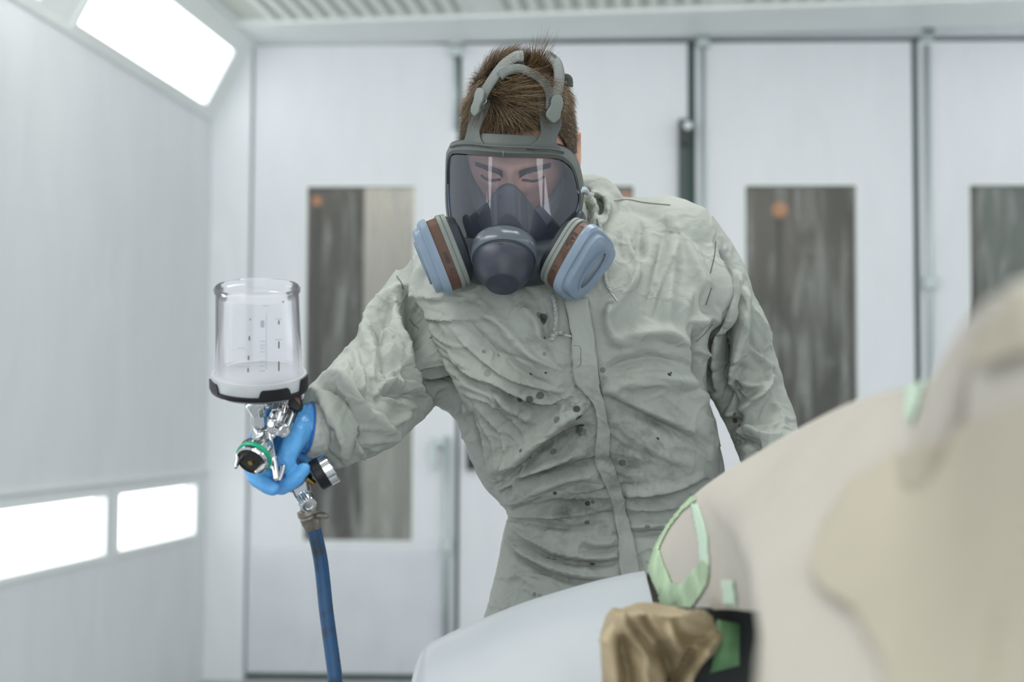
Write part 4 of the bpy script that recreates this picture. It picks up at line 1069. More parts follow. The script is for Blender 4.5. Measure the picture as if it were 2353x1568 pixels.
for s, al, sz in (('6000', .010, .009), ('A1', .030, .010), ('17', .043, .008)): band_text(fl, s, al, sz, .0545, .042)
for s, al, sz, hh in (('2 X 601', .030, .0095, .0190), ('EAC', -.018, .0115, .0190), ('TP TC 019/2011', .004, .0042, .0225), ('GOST 12.4.235', -.002, .0038, .0180), ('17', -.042, .007, .0200), ('A1', .045, .008, .0200)): band_text(fr_, s, al, sz, .0535, .042, hh)
# ---- head harness
EL = (.0935, .115, .133)
def ell(px_, py_, gr=0.0):
    o, d = local_ray(px_, py_); a_, b_, c_ = EL[0] + gr, EL[1] + gr, EL[2] + gr
    A = (d.x / a_) ** 2 + (d.y / b_) ** 2 + (d.z / c_) ** 2; B = 2 * (o.x * d.x / a_ ** 2 + o.y * d.y / b_ ** 2 + o.z * d.z / c_ ** 2); Cc = (o.x / a_) ** 2 + (o.y / b_) ** 2 + (o.z / c_) ** 2 - 1
    D = B * B - 4 * A * Cc; s = (-B - math.sqrt(max(D, 0))) / (2 * A); return HC + HR @ (o + d * s)
def lugpt(x, y, gr=0.0):
    p = ell(x, y, gr); t = min(1, max(0, (y - 282) / 55)); t = t * t * (3 - 2 * t)
    q = VS(x, max(y, 330), .002 - gr); Yd = p.y * (1 - t) + q.y * t; return P(x, y, Yd)
def patch(name, outline, m, gr=0.0, th=.0035, k=3, fn=lugpt, n=10):
    """filled plate following the head: outline split in two rails (left list top->bottom, right list top->bottom)"""
    L, R = outline; L = catmull([np.array(p, float) for p in L], k); R = catmull([np.array(p, float) for p in R], k)
    m_ = max(len(L), len(R)); L = [np.array([np.interp(i / (m_ - 1), np.linspace(0, 1, len(L)), [q[c] for q in L]) for c in (0, 1)]) for i in range(m_)]
    R = [np.array([np.interp(i / (m_ - 1), np.linspace(0, 1, len(R)), [q[c] for q in R]) for c in (0, 1)]) for i in range(m_)]
    V = []
    for a, b in zip(L, R):
        for u in np.linspace(0, 1, n): q = a * (1 - u) + b * u; V.append(fn(q[0], q[1], gr))
    Fc = [(j * n + i, j * n + i + 1, (j + 1) * n + i + 1, (j + 1) * n + i) for j in range(m_ - 1) for i in range(n - 1)]
    return bevel(solid(obj(name, V, Fc, m, resp), th, 0), .0008)
patch('harness_lug', ([(1096,228),(1086,240),(1080,262),(1077,290),(1070,318),(1060,338)], [(1118,226),(1126,238),(1118,262),(1107,288),(1103,306),(1110,328),(1128,340)]), M_rub)
patch('harness_lug', ([(1238,215),(1235,224),(1237,250),(1241,280),(1242,305),(1232,326),(1208,342)], [(1250,214),(1258,226),(1268,258),(1288,274),(1287,294),(1279,316),(1280,334),(1296,352)]), M_rub)
patch('forehead_flap', ([(1110,307),(1104,322),(1112,338)], [(1234,314),(1236,326),(1222,342)]), M_rub, -.004, n=20)
def strap(name, pts, w, gr, m, th=.0022):
    c = catmull([np.array(p, float) for p in pts], 6); V = []
    for i, p in enumerate(c):
        t = c[min(i + 1, len(c) - 1)] - c[max(i - 1, 0)]; t /= np.linalg.norm(t); nn = np.array((-t[1], t[0])); ww = w[0] + (w[1] - w[0]) * i / (len(c) - 1)
        for u in (-1, -.33, .33, 1): q = p + nn * ww * u; V.append(ell(q[0], q[1], gr) if gr is not None else P(q[0], q[1], 2.05))
    n = 4; Fc = [(j * n + i, j * n + i + 1, (j + 1) * n + i + 1, (j + 1) * n + i) for j in range(len(c) - 1) for i in range(n - 1)]
    return solid(obj(name, V, Fc, m, resp), th, 0)
def rib_mat():
    m = mat('ribbed_strap', (.17, .19, .18), .7); nt = m.node_tree
    tc = nd(nt, 'ShaderNodeTexCoord'); w = nd(nt, 'ShaderNodeTexWave', bands_direction='Z'); w.inputs['Scale'].default_value = 190
    nt.links.new(tc.outputs['Object'], w.inputs['Vector']); bp = nd(nt, 'ShaderNodeBump'); bp.inputs['Strength'].default_value = .8; bp.inputs['Distance'].default_value = .001
    nt.links.new(w.outputs['Fac'], bp.inputs['Height']); nt.links.new(bp.outputs[0], nt.nodes['Principled BSDF'].inputs['Normal']); return m
M_strap = rib_mat()
strap('cross_strap', [(1148,176),(1165,164),(1190,158),(1218,167),(1242,182),(1258,203),(1263,225),(1262,252)], (10, 8), .0125, M_rub, .003)
strap('head_strap', [(1106,228),(1118,205),(1134,180),(1152,156),(1170,140),(1188,130),(1204,130)], (10, 12), .012, M_strap)
strap('head_strap', [(1274,240),(1279,215),(1284,190),(1284,165),(1278,145),(1266,132),(1255,128)], (12, 11), .012, M_strap)
strap('rear_strap', [(1286,190),(1298,178),(1308,182),(1310,200)], (9, 7), -.002, M_rub)
strap('rear_strap', [(1170,142),(1188,146),(1205,150)], (8, 5), -.002, M_rub)
def buckle(L, R):
    patch('buckle', (L, R), mat('buckle_plastic', (.14, .165, .15), .5), .0185, .005, 4, lambda x, y, g: ell(x, y, g), 7)
buckle([(1098,204),(1093,216),(1090,232),(1085,246),(1084,258),(1090,267)], [(1106,203),(1113,212),(1111,230),(1104,244),(1102,256),(1094,267)])
buckle([(1272,220),(1267,230),(1266,242),(1257,256),(1256,268),(1266,281)], [(1284,220),(1291,228),(1291,246),(1287,258),(1285,272),(1272,283)])
M_wire = mat('wire_hook', (.42, .46, .45), .35, .6)
for pts in ([(1117,226),(1117,234),(1110,240),(1105,240)], [(1256,238),(1257,246),(1263,248),(1268,243)]):
    V, Fc = tube([ell(x, y, .012) for x, y in pts], .0009, 8, 5, round_ends=True); obj('wire_hook', V, Fc, M_wire, resp)
# clear side tab at the ear side
V, Fc = tube([P(1330, 440, 2.075), P(1342, 436, 2.09), P(1350, 444, 2.11)], [.004, .0045, .004], 12, 4, round_ends=True); obj('side_clip', V, Fc, mat('clip_clear_grey', (.40, .47, .52), .3), resp)
# ================================================================ HAIR, brows, lashes
M_hair = bpy.data.materials.new('hair_brown'); M_hair.use_nodes = True
nt = M_hair.node_tree; b = nt.nodes['Principled BSDF']; g = nd(nt, 'ShaderNodeNewGeometry'); cr = nd(nt, 'ShaderNodeValToRGB')
cr.color_ramp.elements[0].color = (.022, .015, .009, 1); cr.color_ramp.elements[1].color = (.42, .29, .155, 1); cr.color_ramp.elements[1].position = .95
e = cr.color_ramp.elements.new(.55); e.color = (.115, .072, .038, 1)
nt.links.new(g.outputs['Random Per Island'], cr.inputs[0]); nt.links.new(cr.outputs[0], b.inputs['Base Color']); b.inputs['Roughness'].default_value = .38
# scalp cap
def hairline(x, y):   # lowest z with hair for direction (x,y) in head frame, y<0 front
    a = math.atan2(abs(x), -y)      # 0 front .. pi back
    return float(np.interp(a, [0, .55, .95, 1.25, 1.55, 1.9, 2.4, 3.2], [.052, .054, .040, -.004, -.012, -.030, -.055, -.065]))
Vc = []; Fcc = []; n, m_ = 26, 72
for j in range(m_):
    p = 2 * PI * j / m_; x, y = math.sin(p), -math.cos(p); z1 = hairline(x, y)
    t1 = math.acos(max(-1, min(1, z1 / .121)))
    for i in range(n + 1):
        t = max(.02, t1 * i / n); Vc.append(HP(.0835 * math.sin(t) * x, (.102) * math.sin(t) * y, .121 * math.cos(t)))
for j in range(m_):
    for i in range(n): Fcc.append((j * (n + 1) + i, j * (n + 1) + i + 1, ((j + 1) % m_) * (n + 1) + i + 1, ((j + 1) % m_) * (n + 1) + i))
scalp = solid(obj('hair_base', Vc, Fcc, mat('hair_roots', (.030, .021, .014), .8, noise=(60, .4)), person), .003, 1)
NS = 21000; SG = 5
roots = []; r = rng
def strand_set():
    D = r.normal(size=(NS * 3, 3)); D /= np.linalg.norm(D, axis=1)[:, None]
    ok = []
    for d in D:
        z = d[2] * .121; hl = hairline(d[0], d[1])
        if z > hl + r.normal() * .003 and z > -.07: ok.append(d)
        if len(ok) >= NS: break
    return np.array(ok)
D = strand_set(); S = np.array([.0845, .103, .122]); P0 = D * S
Nn = D / S; Nn /= np.linalg.norm(Nn, axis=1)[:, None]
zz = P0[:, 2]; 
topw = np.clip((zz - .055) / .035, 0, 1); frontw = np.clip((.02 - P0[:, 1]) / .07, 0, 1); sidew = 1 - topw
L = .007 + .005 * np.clip((zz + .02) / .05, 0, 1) + topw * (.020 + .012 * frontw)
L *= .7 + .6 * r.random(len(L))
comb = np.zeros_like(P0)
comb[:, 0] = .75 * topw * frontw + .15 * np.sign(P0[:, 0]) * sidew + .10 * topw
comb[:, 1] = -.85 * topw + .45 * sidew
comb[:, 2] = -.75 * sidew - .15 * topw
cl = smooth_noise(P0, 60, 77, 2)[:, None] * np.array([1, .4, 0]) + smooth_noise(P0, 85, 79, 2)[:, None] * np.array([0, .8, .4])
comb = comb + cl * 1.0 + r.normal(size=P0.shape) * .16
comb -= Nn * (comb * Nn).sum(1)[:, None]; comb /= np.linalg.norm(comb, axis=1)[:, None] + 1e-9
lift = .55 + .25 * r.random(len(L)) + .3 * topw
# upright tuft at the crown squeezed between the straps
tuft_c = np.array([.026, -.004, .116]); dt = np.linalg.norm(P0 - tuft_c, axis=1); tw = np.exp(-(dt / .017) ** 2)
tuft2 = np.exp(-(np.linalg.norm(P0 - np.array([-.035, .015, .108]), axis=1) / .022) ** 2)
L = L * (.9 + .20 * tw); lift = lift + 1.7 * tw + .5 * tuft2
hoff = r.normal(size=P0.shape) * .0010
segs = []
for k in range(SG + 1):
    s = k / SG
    q = P0 + (comb * s * (1 - .5 * np.minimum(tw, 1)[:, None]) + Nn * (lift[:, None] * (s - .42 * s * s * (1 - .6 * tw[:, None])) * .72)) * L[:, None] + hoff * s * 2
    segs.append(q)
segs = np.stack(segs, 1)                        # (NS, SG+1, 3)
T_ = np.gradient(segs, axis=1); T_ /= np.linalg.norm(T_, axis=2)[:, :, None] + 1e-9
A_r = np.cross(T_, Nn[:, None, :]); A_r /= np.linalg.norm(A_r, axis=2)[:, :, None] + 1e-9; B_r = np.cross(T_, A_r)
rad = (.00028 * (1 - .75 * np.linspace(0, 1, SG + 1)) )[None, :, None]
ring3 = []
for j in range(3):
    a = 2 * PI * j / 3; ring3.append(segs + rad * (math.cos(a) * A_r + math.sin(a) * B_r))
VV = np.stack(ring3, 2).reshape(-1, 3)          # NS,SG+1,3,3
VV = VV @ HRn.T + HCn
nS_ = len(P0); base = (np.arange(nS_) * (SG + 1) * 3)[:, None, None]
kk = (np.arange(SG) * 3)[None, :, None]; jj = np.arange(3)[None, None, :]; j2 = (jj + 1) % 3
FF = np.stack([base + kk + jj, base + kk + j2, base + kk + 3 + j2, base + kk + 3 + jj], -1).reshape(-1, 4)
def fast_mesh(name, V, Q, m, parent):
    off = np.array(parent.location) if parent is not None else 0
    me = bpy.data.meshes.new(name); me.vertices.add(len(V)); me.vertices.foreach_set('co', (V - off).ravel().astype(np.float32))
    me.loops.add(Q.size); me.loops.foreach_set('vertex_index', Q.ravel().astype(np.int32)); me.polygons.add(len(Q))
    me.polygons.foreach_set('loop_start', (np.arange(len(Q)) * 4).astype(np.int32)); me.update(calc_edges=True); me.validate(); me.shade_smooth()
    me.materials.append(m); o = bpy.data.objects.new(name, me); COL.objects.link(o); o.parent = parent; return o
hair = fast_mesh('hair', VV, FF, M_hair, person)
# eyebrows, lashes on the face
mb = MB()
M_brow = mat('brow_hair', (.050, .030, .020), .6)
btree = bvh(bV, bF)
def on_face(x, z, off=.0005):
    o = HP(x, -.3, z); d = HR @ Vector((0, 1, 0)); h, n, i, t = btree.ray_cast(o, d); return h + n * off if n.dot(d) < 0 else h - n * off
for s in (-1, 1):
    mb = MB()
    for k in range(800):
        u = r.random(); x = s * (.011 + .038 * u); z = -.006 + .001 * u + .003 * math.sin(u * 2.6) + (r.random() - .5) * .0125 * (1 - .45 * u) - .004 * (1 - u)
        p = on_face(x, z); q = on_face(x + s * (.005 + .003 * r.random()), z + .0025 * (1 - 1.6 * u) + r.normal() * .0006, .0012)
        mb.add(*tube([p, (p + q) / 2 + back * -.0004, q], [.00035, .0003, .0001], 4))
    obj('eyebrow', mb.V, mb.F, M_brow, person)
    mb = MB()
    for k in range(60):
        u = k / 59; x = s * (.017 + .028 * u); z = -.0205 - .0035 * math.sin(u * PI)
        p = on_face(x, z); q = p + HR @ Vector((s * (u - .45) * .002, -.0025, -.002)); mb.add(*tube([p, q], [.0004, .0001], 4))
    V, Fc = tube([on_face(s * (.016 + .030 * u), -.0205 - .0035 * math.sin(u * PI)) for u in np.linspace(0, 1, 9)], .0017, 6, 2, round_ends=True); mb.add(V, Fc)
    obj('eyelashes', mb.V, mb.F, M_brow, person)
# ================================================================ GLOVE, CUFF, SPRAY GUN, HOSE
M_glove = mat('blue_nitrile', (.115, .40, .80), .38, noise=(35, .08), bump=(70, .5, .003), spec=.45)
gv = remesh(hand_parts(1.0), .0017, 2)
gV = gv[0]; gN = normals(gV, gv[1])
gV = gV + gN * (.0007 * smooth_noise(warp(gV, 60, .004, 9), 190, 3, 2, ridged=True))[:, None]
glove = obj('glove', gV, gv[1], M_glove, person)
rg = wrist_ring(706, 984, 1.884, pr(60.5, 1.884)); V, Fc = tube(rg + [rg[0]], .0013, 8, 1); obj('glove_hem', V, Fc, mat('glove_hem_blue', (.02, .17, .62), .4), person)
M_knit = mat('white_knit_cuff', (.58, .60, .57), .9, noise=(90, .25), bump=(220, .7, .002))
V, Fc = loft([wrist_ring(cx, cy, Y, pr(r_, Y), 72) for cx, cy, Y, r_ in ((708, 985, 1.886, 57), (712, 986, 1.887, 62), (720, 988, 1.891, 65), (732, 989, 1.896, 66), (760, 988, 1.91, 64))]); obj('knit_cuff', V, Fc, M_knit, person)
M_chr = mat('chrome', (.68, .69, .70), .13, 1.0)
M_chd = mat('dark_chrome', (.16, .17, .18), .22, .9)
M_cap = mat('air_cap_dark', (.05, .05, .045), .3, .8)
M_grn = mat('green_ring', (.0, .36, .20), .4)
M_blk = mat('gloss_black', (.010, .010, .013), .42, spec=.3)
M_brs = mat('brass', (.42, .28, .10), .3, 1.0)
gun = thing('spray_gun', 'chrome paint spray gun with a clear cup held in the blue gloved hand', 'spray gun', tuple(P(640, 1020, 1.85)))
G = 1.84
def GL(name, prof_px, o, ax, m, n=32, ang=35, Y=G, **k):
    V, Fc = lathe([(pr(r, Y), pr(h, Y)) for r, h in prof_px], o, ax, n, **k); return obj(name, V, Fc, m, gun, angle=ang)
def knurl(name, o, ax, r, L, m, teeth=22, Y=G, depth=.10, taper=.92):
    ax = Vector(ax).normalized(); rf = Vector((0, 0, 1)); u = (rf - ax * rf.dot(ax)).normalized(); v = ax.cross(u); o = Vector(o); rings = []
    for hh, s, dd in ((0, .86, 0), (.06, .97, 0), (.10, 1, depth), (.9, taper, depth), (.95, taper * .95, 0), (1.0, taper * .80, 0), (1.001, taper * .5, 0), (.94, taper * .42, 0)):
        ring = []
        for j in range(teeth * 4):
            rr = pr(r, Y) * s * (1 - (dd if j % 4 in (0, 1) else 0)); a = 2 * PI * j / (teeth * 4); ring.append(o + ax * pr(L, Y) * hh + (u * math.cos(a) + v * math.sin(a)) * rr)
        rings.append(ring)
    V, Fc = loft(rings); return obj(name, V, Fc, m, gun, angle=30)
# --- cup
cax = Vector((.018, -.30, .952)).normalized(); cb = P(596, 882, G)
def cupc(h): return cb + cax * pr(h, G)
M_cup = clear('cup_clear', (.985, .987, .995), 1.22, .08, haze=.17, hazecol=(.93, .935, .97), gl=1.0)
GL('paint_cup', [(106, 2), (103, 24), (101, 30), (98, 34), (93, 214), (96, 216), (97, 224), (93, 229), (90, 222), (88, 206), (40, 204), (1, 204)], cb, cax, M_cup, 64, cap=False)
M_liner = clear('liner_clear', (.99, .99, 1.0), 1.12, .2, haze=.12, hazecol=(.95, .95, .98), gl=1.0)
GL('cup_liner', [(97, 8), (92, 30), (86, 195), (70, 200), (1, 201)], cb, cax, M_liner, 48, cap=False)
GL('paint', [(1, -18), (60, -18), (96, 2), (98, 12), (97, 14), (1, 14.5)], cb, cax, mat('white_paint', (.72, .74, .73), .35), 48)
# collar ring with raised teeth
rf = Vector((1, 0, 0)); cu_ = (rf - cax * rf.dot(cax)).normalized(); cv_ = cax.cross(cu_)
def cp(a, r, h): return cb + cax * pr(h, G) + (cu_ * math.cos(a) + cv_ * math.sin(a)) * pr(r, G)
GL('lid_band', [(96, -6), (108, -6), (109, 14), (107, 26), (100, 27)], cb, cax, mat('milky_lid', (.70, .72, .74), .3, Transmission_Weight=.35), 64)
GL('collar_ring', [(100, -14), (110, -13), (112, -6), (111, -2), (100, -2)], cb, cax, M_blk, 64)
M_tooth = M_blk
for a0, a1, ht in ((-2.98, -2.35, 17), (-1.42, -.72, 15), (-.45, .12, 24), (.9, 1.5, 16), (2.2, 2.8, 16)):
    rr = []
    for i in range(17):
        t = i / 16; a = a0 + (a1 - a0) * t; hh = -3 + (ht + 3) * min(1, min(t, 1 - t) / .09) ** .7
        rr.append([cp(a, 109.5, -5), cp(a, 113, -5), cp(a, 113, hh), cp(a, 109.5, hh)])
    V, Fc = loft(rr); obj('collar_tab', V, Fc, M_tooth, gun, angle=30)
# scale marks on the cup (printed)
M_mark = mat('mark_brown_black', (.06, .03, .035), .6); M_mk2 = mat('faint_scale_print', (.42, .43, .47), .6)
def mark(name, x, y0, y1, w, m):
    def sp(x, y):    # point on the cup surface facing the camera
        d = ray(x, y); t_ = .0; o = cb; best = None
        A = d - cax * d.dot(cax); O = (CAM - cb) - cax * (CAM - cb).dot(cax)
        h = 60; 
        for _ in range(4):
            R_ = pr(98.6 - (98 - 93) * max(0, h - 34) / 180, G) + .0006
            a = A.dot(A); b_ = 2 * A.dot(O); c_ = O.dot(O) - R_ * R_; D_s = max(b_ * b_ - 4 * a * c_, 0); s = (-b_ - math.sqrt(D_s)) / (2 * a); p = CAM + d * s; h = (p - cb).dot(cax) / pr(1, G)
        return p
    pts = [sp(x - w, y0), sp(x + w, y0), sp(x + w, (y0 + y1) / 2), sp(x + w, y1), sp(x - w, y1), sp(x - w, (y0 + y1) / 2)]
    V, Fc = slab(pts, .0003); obj(name, V, Fc, m, gun, smooth=False)
for x, y0, y1 in ((651,692,696),(575,733,736),(641,737,746),(573,773,783),(641,785,801),(571,818,828),(641,831,853),(570,846,856)): mark('scale_mark', x, y0, y1, 1.3, M_mark)
for y in (784,793,800,808,830,841,852): mark('scale_line', 603, y, y + 1.6, 6, M_mk2)
mark('scale_line', 612, 720, 850, .5, M_mk2); mark('scale_print', 603, 737, 753, 4, M_mk2)
for x, y, w in ((612, 703, 8), (556, 800, 10), (640, 733, 8), (640, 780, 9), (560, 842, 14)): mark('scale_line', x, y, y + 1.3, w, M_mk2)
# funnel and stem
GL('cup_funnel', [(100, -14), (92, -22), (60, -32), (42, -38), (38, -46)], cb, cax, clear('funnel_clear', (.85, .87, .9), 1.45, .08, haze=.45, hazecol=(.8, .82, .85)), 48, cap=False)
sx = P(598, 922, G); dn = Vector((.0, .16, -1)).normalized()
GL('cup_stem', [(1, -6), (33, -4), (34, 2), (33, 12), (29, 18), (22, 30), (20, 36)], sx, dn, M_chr, 40)
GL('hex_nut', [(22, 34), (23, 36), (23, 56), (22, 58)], sx, dn, M_chr, 6, 20)
GL('cup_stem', [(19, 57), (17, 61), (20, 64), (20, 92), (24, 98), (26, 112), (1, 118)], sx, dn, M_chr, 40)
# spray head pointing at the camera, down and to the left
ha = Vector((-.27, -.76, -.59)).normalized(); hc = P(583, 1053, 1.800)
GL('head_barrel', [(1, -58), (24, -56), (30, -40), (36, -22), (37, -16)], hc, ha, M_chr, 40)
knurl('retaining_ring', hc - ha * pr(24, G), ha, 41, 20, M_chr, 30, G, .07, 1.0)
GL('colour_ring', [(33, -8), (40.5, -8), (42, -4), (42, 1), (40, 4), (33, 4)], hc, ha, M_grn, 48)
GL('air_cap', [(1, 2), (37, 2), (38, 6), (37, 11), (34, 14), (32.5, 11), (18, 13), (9, 14), (8, 16), (1, 16)], hc, ha, M_cap, 48)
GL('air_cap_edge', [(33.5, 9), (38.5, 6), (38.2, 11), (34.5, 14.5), (33, 12)], hc, ha, M_chr, 48, cap=False)
GL('fluid_tip', [(6, 12), (6, 19), (3, 20), (1, 20)], hc, ha, M_brs, 20)
ux = Vector((1, 0, -.12)); ux = (ux - ha * ux.dot(ha)).normalized()
for s in (-1, 1):
    b0 = hc + ux * (s * pr(27, G)) + ha * pr(8, G)
    mb = MB(); mb.add(*tube([b0, b0 + ha * pr(14, G) + ux * (s * pr(1, G)), b0 + ha * pr(34, G) - ux * (s * pr(3, G))], [pr(9, G), pr(7.5, G), pr(4, G)], 14, 4, round_ends=True))
    obj('air_horn', mb.V, mb.F, M_chr, gun)
    V, Fc = ball(b0 + ha * pr(37, G) - ux * (s * pr(4.3, G)), pr(2.4, G), 8); obj('horn_hole', V, Fc, M_cap, gun)
# gun body behind the head, running up and back
bd = remesh([tube([P(602, 1030, 1.82), P(622, 995, 1.86), P(645, 955, 1.90), P(668, 925, 1.93)], [pr(25, G), pr(20, G), pr(21, G), pr(19, G)], 24, 5, round_ends=True),
             tube([P(655, 940, 1.91), P(672, 1000, 1.925), P(688, 1070, 1.90), P(698, 1118, 1.880)], [pr(19, G), pr(18, G), pr(17, G), pr(16, G)], 20, 5, round_ends=True)], .0016, 2)
obj('gun_body', bd[0], bd[1], M_chr, gun)
up_r = Vector((.42, .30, .75)).normalized()
def cyl(name, x0, y0, Y0, x1, y1, Y1, r, m, ang=35):
    a, b_ = P(x0, y0, Y0), P(x1, y1, Y1); d = b_ - a; L = d.length
    R_ = pr(r, G); V, Fc = lathe([(.001, 0), (R_ * .9, 0), (R_, R_ * .12), (R_, L - R_ * .12), (R_ * .9, L), (.001, L)], a, d, 28); return obj(name, V, Fc, m, gun, angle=ang)
cyl('fan_tube', 632, 992, 1.815, 650, 935, 1.835, 11, M_chr)
knurl('air_knob', P(638, 950, 1.815), P(650, 905, 1.83) - P(638, 950, 1.815), 15, 26, M_chr, 16)
knurl('fluid_knob', P(650, 932, 1.825), P(665, 895, 1.84) - P(650, 932, 1.825), 11, 24, M_chr, 14)
cyl('needle_tube', 655, 985, 1.825, 676, 930, 1.85, 12, M_chr)
cyl('needle_tube', 668, 968, 1.835, 684, 930, 1.855, 9, M_chd)
knurl('side_knob', P(640, 984, 1.812), (.62, -.74, -.24), 17, 30, M_chr, 16, G, .20)
knurl('side_knob', P(626, 984, 1.815), (.10, -.9, -.3), 12, 14, M_chr, 14)
V, Fc = ball(P(628, 1002, 1.802), pr(6, G), 10); obj('screw', V, Fc, M_chr, gun); V, Fc = ball(P(630, 967, 1.808), pr(6, G), 10); obj('screw', V, Fc, M_chr, gun)
# black lock piece with red face, upper right
V, Fc = slab([P(x, y, 1.835) for x, y in ((656,925),(664,909),(678,905),(690,916),(694,936),(688,948),(676,944),(664,936))], .016, (0, 1, 0)); bevel(obj('lock_lever', V, Fc, M_blk, gun, smooth=False), .002)
V, Fc = slab([P(x, y, 1.833) for x, y in ((662,910),(676,905),(688,917),(690,930),(682,922),(672,913))], .002, (0, 1, 0)); obj('lock_mark', V, Fc, mat('rust_red', (.20, .07, .05), .5), gun, smooth=False)
V, Fc = slab([P(x, y, 1.85) for x, y in ((680,908),(694,893),(700,897),(699,915),(690,926))], .014, (0, 1, 0)); bevel(obj('gun_hook', V, Fc, M_chr, gun, smooth=False), .003)
# trigger
def strip(name, pts, w, Y, m, th=.0025):
    c = catmull([np.array(p, float) for p in pts], 6); V = []
    for i, p in enumerate(c):
        t = c[min(i + 1, len(c) - 1)] - c[max(i - 1, 0)]; t /= np.linalg.norm(t); nn = np.array((-t[1], t[0])); f = i / (len(c) - 1); ww = w[0] + (w[1] - w[0]) * f
        for u in (-1, 0, 1): q = p + nn * ww * u; V.append(P(q[0], q[1], Y[0] + (Y[1] - Y[0]) * f + (.0015 if u else 0)))
    n = 3; Fc = [(j * n + i, j * n + i + 1, (j + 1) * n + i + 1, (j + 1) * n + i) for j in range(len(c) - 1) for i in range(n - 1)]
    return solid(obj(name, V, Fc, m, gun), th, 0)
strip('trigger', [(622,960),(620,1000),(624,1030),(631,1065),(637,1105)], (6, 6), (1.815, 1.815), M_chr)
strip('trigger', [(652,1070),(647,1088),(641,1104)], (5, 4), (1.822, 1.815), M_chr)
cyl('trigger_pivot', 622, 975, 1.83, 622, 975, 1.80, 7, M_chr)
# lower handle block, gauge, regulator knob and hose fitting
V, Fc = slab([P(x, y, 1.845) for x, y in ((667,1122),(678,1112),(700,1098),(708,1110),(713,1140),(700,1152),(690,1160),(676,1142))], .020, (0, 1, 0)); bevel(obj('handle_base', V, Fc, M_chd, gun, smooth=False), .003)
V, Fc = slab([P(x, y, 1.843) for x, y in ((676,1118),(692,1108),(696,1098),(700,1088),(690,1092),(682,1105))], .012, (0, 1, 0)); bevel(obj('handle_plate', V, Fc, M_chr, gun, smooth=False), .002)
cyl('brass_fitting', 704, 1098, 1.845, 722, 1112, 1.85, 7, M_brs); cyl('brass_fitting', 700, 1092, 1.85, 712, 1104, 1.85, 9, M_brs)
ga = (P(772, 1075, 1.86) - P(722, 1098, 1.85)); gax = Vector((.84, .10, .50)).normalized(); gc = P(724, 1096, 1.850)
V, Fc = lathe([(.001, 0), (pr(33, G), 0), (pr(37, G), .002), (pr(37.5, G), pr(26, G)), (.001, pr(26, G))], gc, gax, 44); obj('pressure_gauge', V, Fc, M_blk, gun, angle=35)
V, Fc = lathe([(pr(30, G), pr(25, G)), (pr(38, G), pr(25, G)), (pr(38.5, G), pr(44, G)), (pr(36, G), pr(46, G)), (pr(34, G), pr(44, G)), (.001, pr(43, G))], gc, gax, 44); obj('gauge_bezel', V, Fc, M_chr, gun, angle=35)
knurl('regulator_knob', P(700, 1144, 1.835), (.42, -.74, -.52), 21, 34, M_chr, 20)
cyl('hose_connector', 696, 1130, 1.865, 707, 1178, 1.87, 15, M_chd)
hose = thing('air_hose', 'worn dark blue air hose hanging from the spray gun handle', 'hose', (P(715, 1200, 1.872).x, P(715, 1200, 1.872).y, 0))
hp = [P(708, 1172, 1.868), P(716, 1200, 1.872), P(727, 1240, 1.876), P(737, 1290, 1.88), P(744, 1350, 1.88), P(749, 1400, 1.875), P(757, 1460, 1.87), P(768, 1540, 1.86), P(776, 1600, 1.86)]
hp += [Vector((-.19, 1.88, .70)), Vector((-.15, 1.90, .45)), Vector((-.16, 1.86, .20)), Vector((-.24, 1.75, .05)), Vector((-.45, 1.55, .012)), Vector((-.8, 1.4, .012)), Vector((-1.3, 1.6, .012))]
m = mat('blue_hose', (.010, .060, .155), .5, bump=(60, .3, .002)); nt = m.node_tree; b = nt.nodes['Principled BSDF']
g = nd(nt, 'ShaderNodeNewGeometry'); n = nd(nt, 'ShaderNodeTexNoise'); n.inputs['Scale'].default_value = 45; n.inputs['Detail'].default_value = 6; nt.links.new(g.outputs['Position'], n.inputs['Vector'])
cr = nd(nt, 'ShaderNodeValToRGB'); cr.color_ramp.elements[0].position = .30; cr.color_ramp.elements[0].color = (.02, .025, .028, 1); cr.color_ramp.elements[1].position = .50; cr.color_ramp.elements[1].color = (.008, .060, .155, 1)
nt.links.new(n.outputs['Fac'], cr.inputs[0]); nt.links.new(cr.outputs[0], b.inputs['Base Color'])
V, Fc = tube(hp, pr(16.5, 1.86), 20, 6, round_ends=True); obj('rubber_tube', V, Fc, m, hose)
M_clamp = mat('worn_clamp', (.22, .20, .17), .4, .7, noise=(80, .4))
a, b_ = P(708, 1180, 1.87), P(722, 1218, 1.874); dd = (b_ - a)
V, Fc = lathe([(pr(15, G), -.006), (pr(24, G), -.005), (pr(25.5, G), .001), (pr(23, G), .003), (pr(24.5, G), .006), (pr(22, G), .009), (pr(23, G), .012), (pr(20, G), .016), (pr(18, G), .022), (pr(15, G), .024)], a, dd, 36); obj('hose_clamp', V, Fc, M_clamp, hose, angle=40)
V, Fc = tube([P(728, 1188, 1.86), P(738, 1184, 1.85), P(750, 1187, 1.845)], [pr(6, G), pr(8, G), pr(6, G)], 12, 3, round_ends=True); obj('clamp_screw', V, Fc, M_clamp, hose)
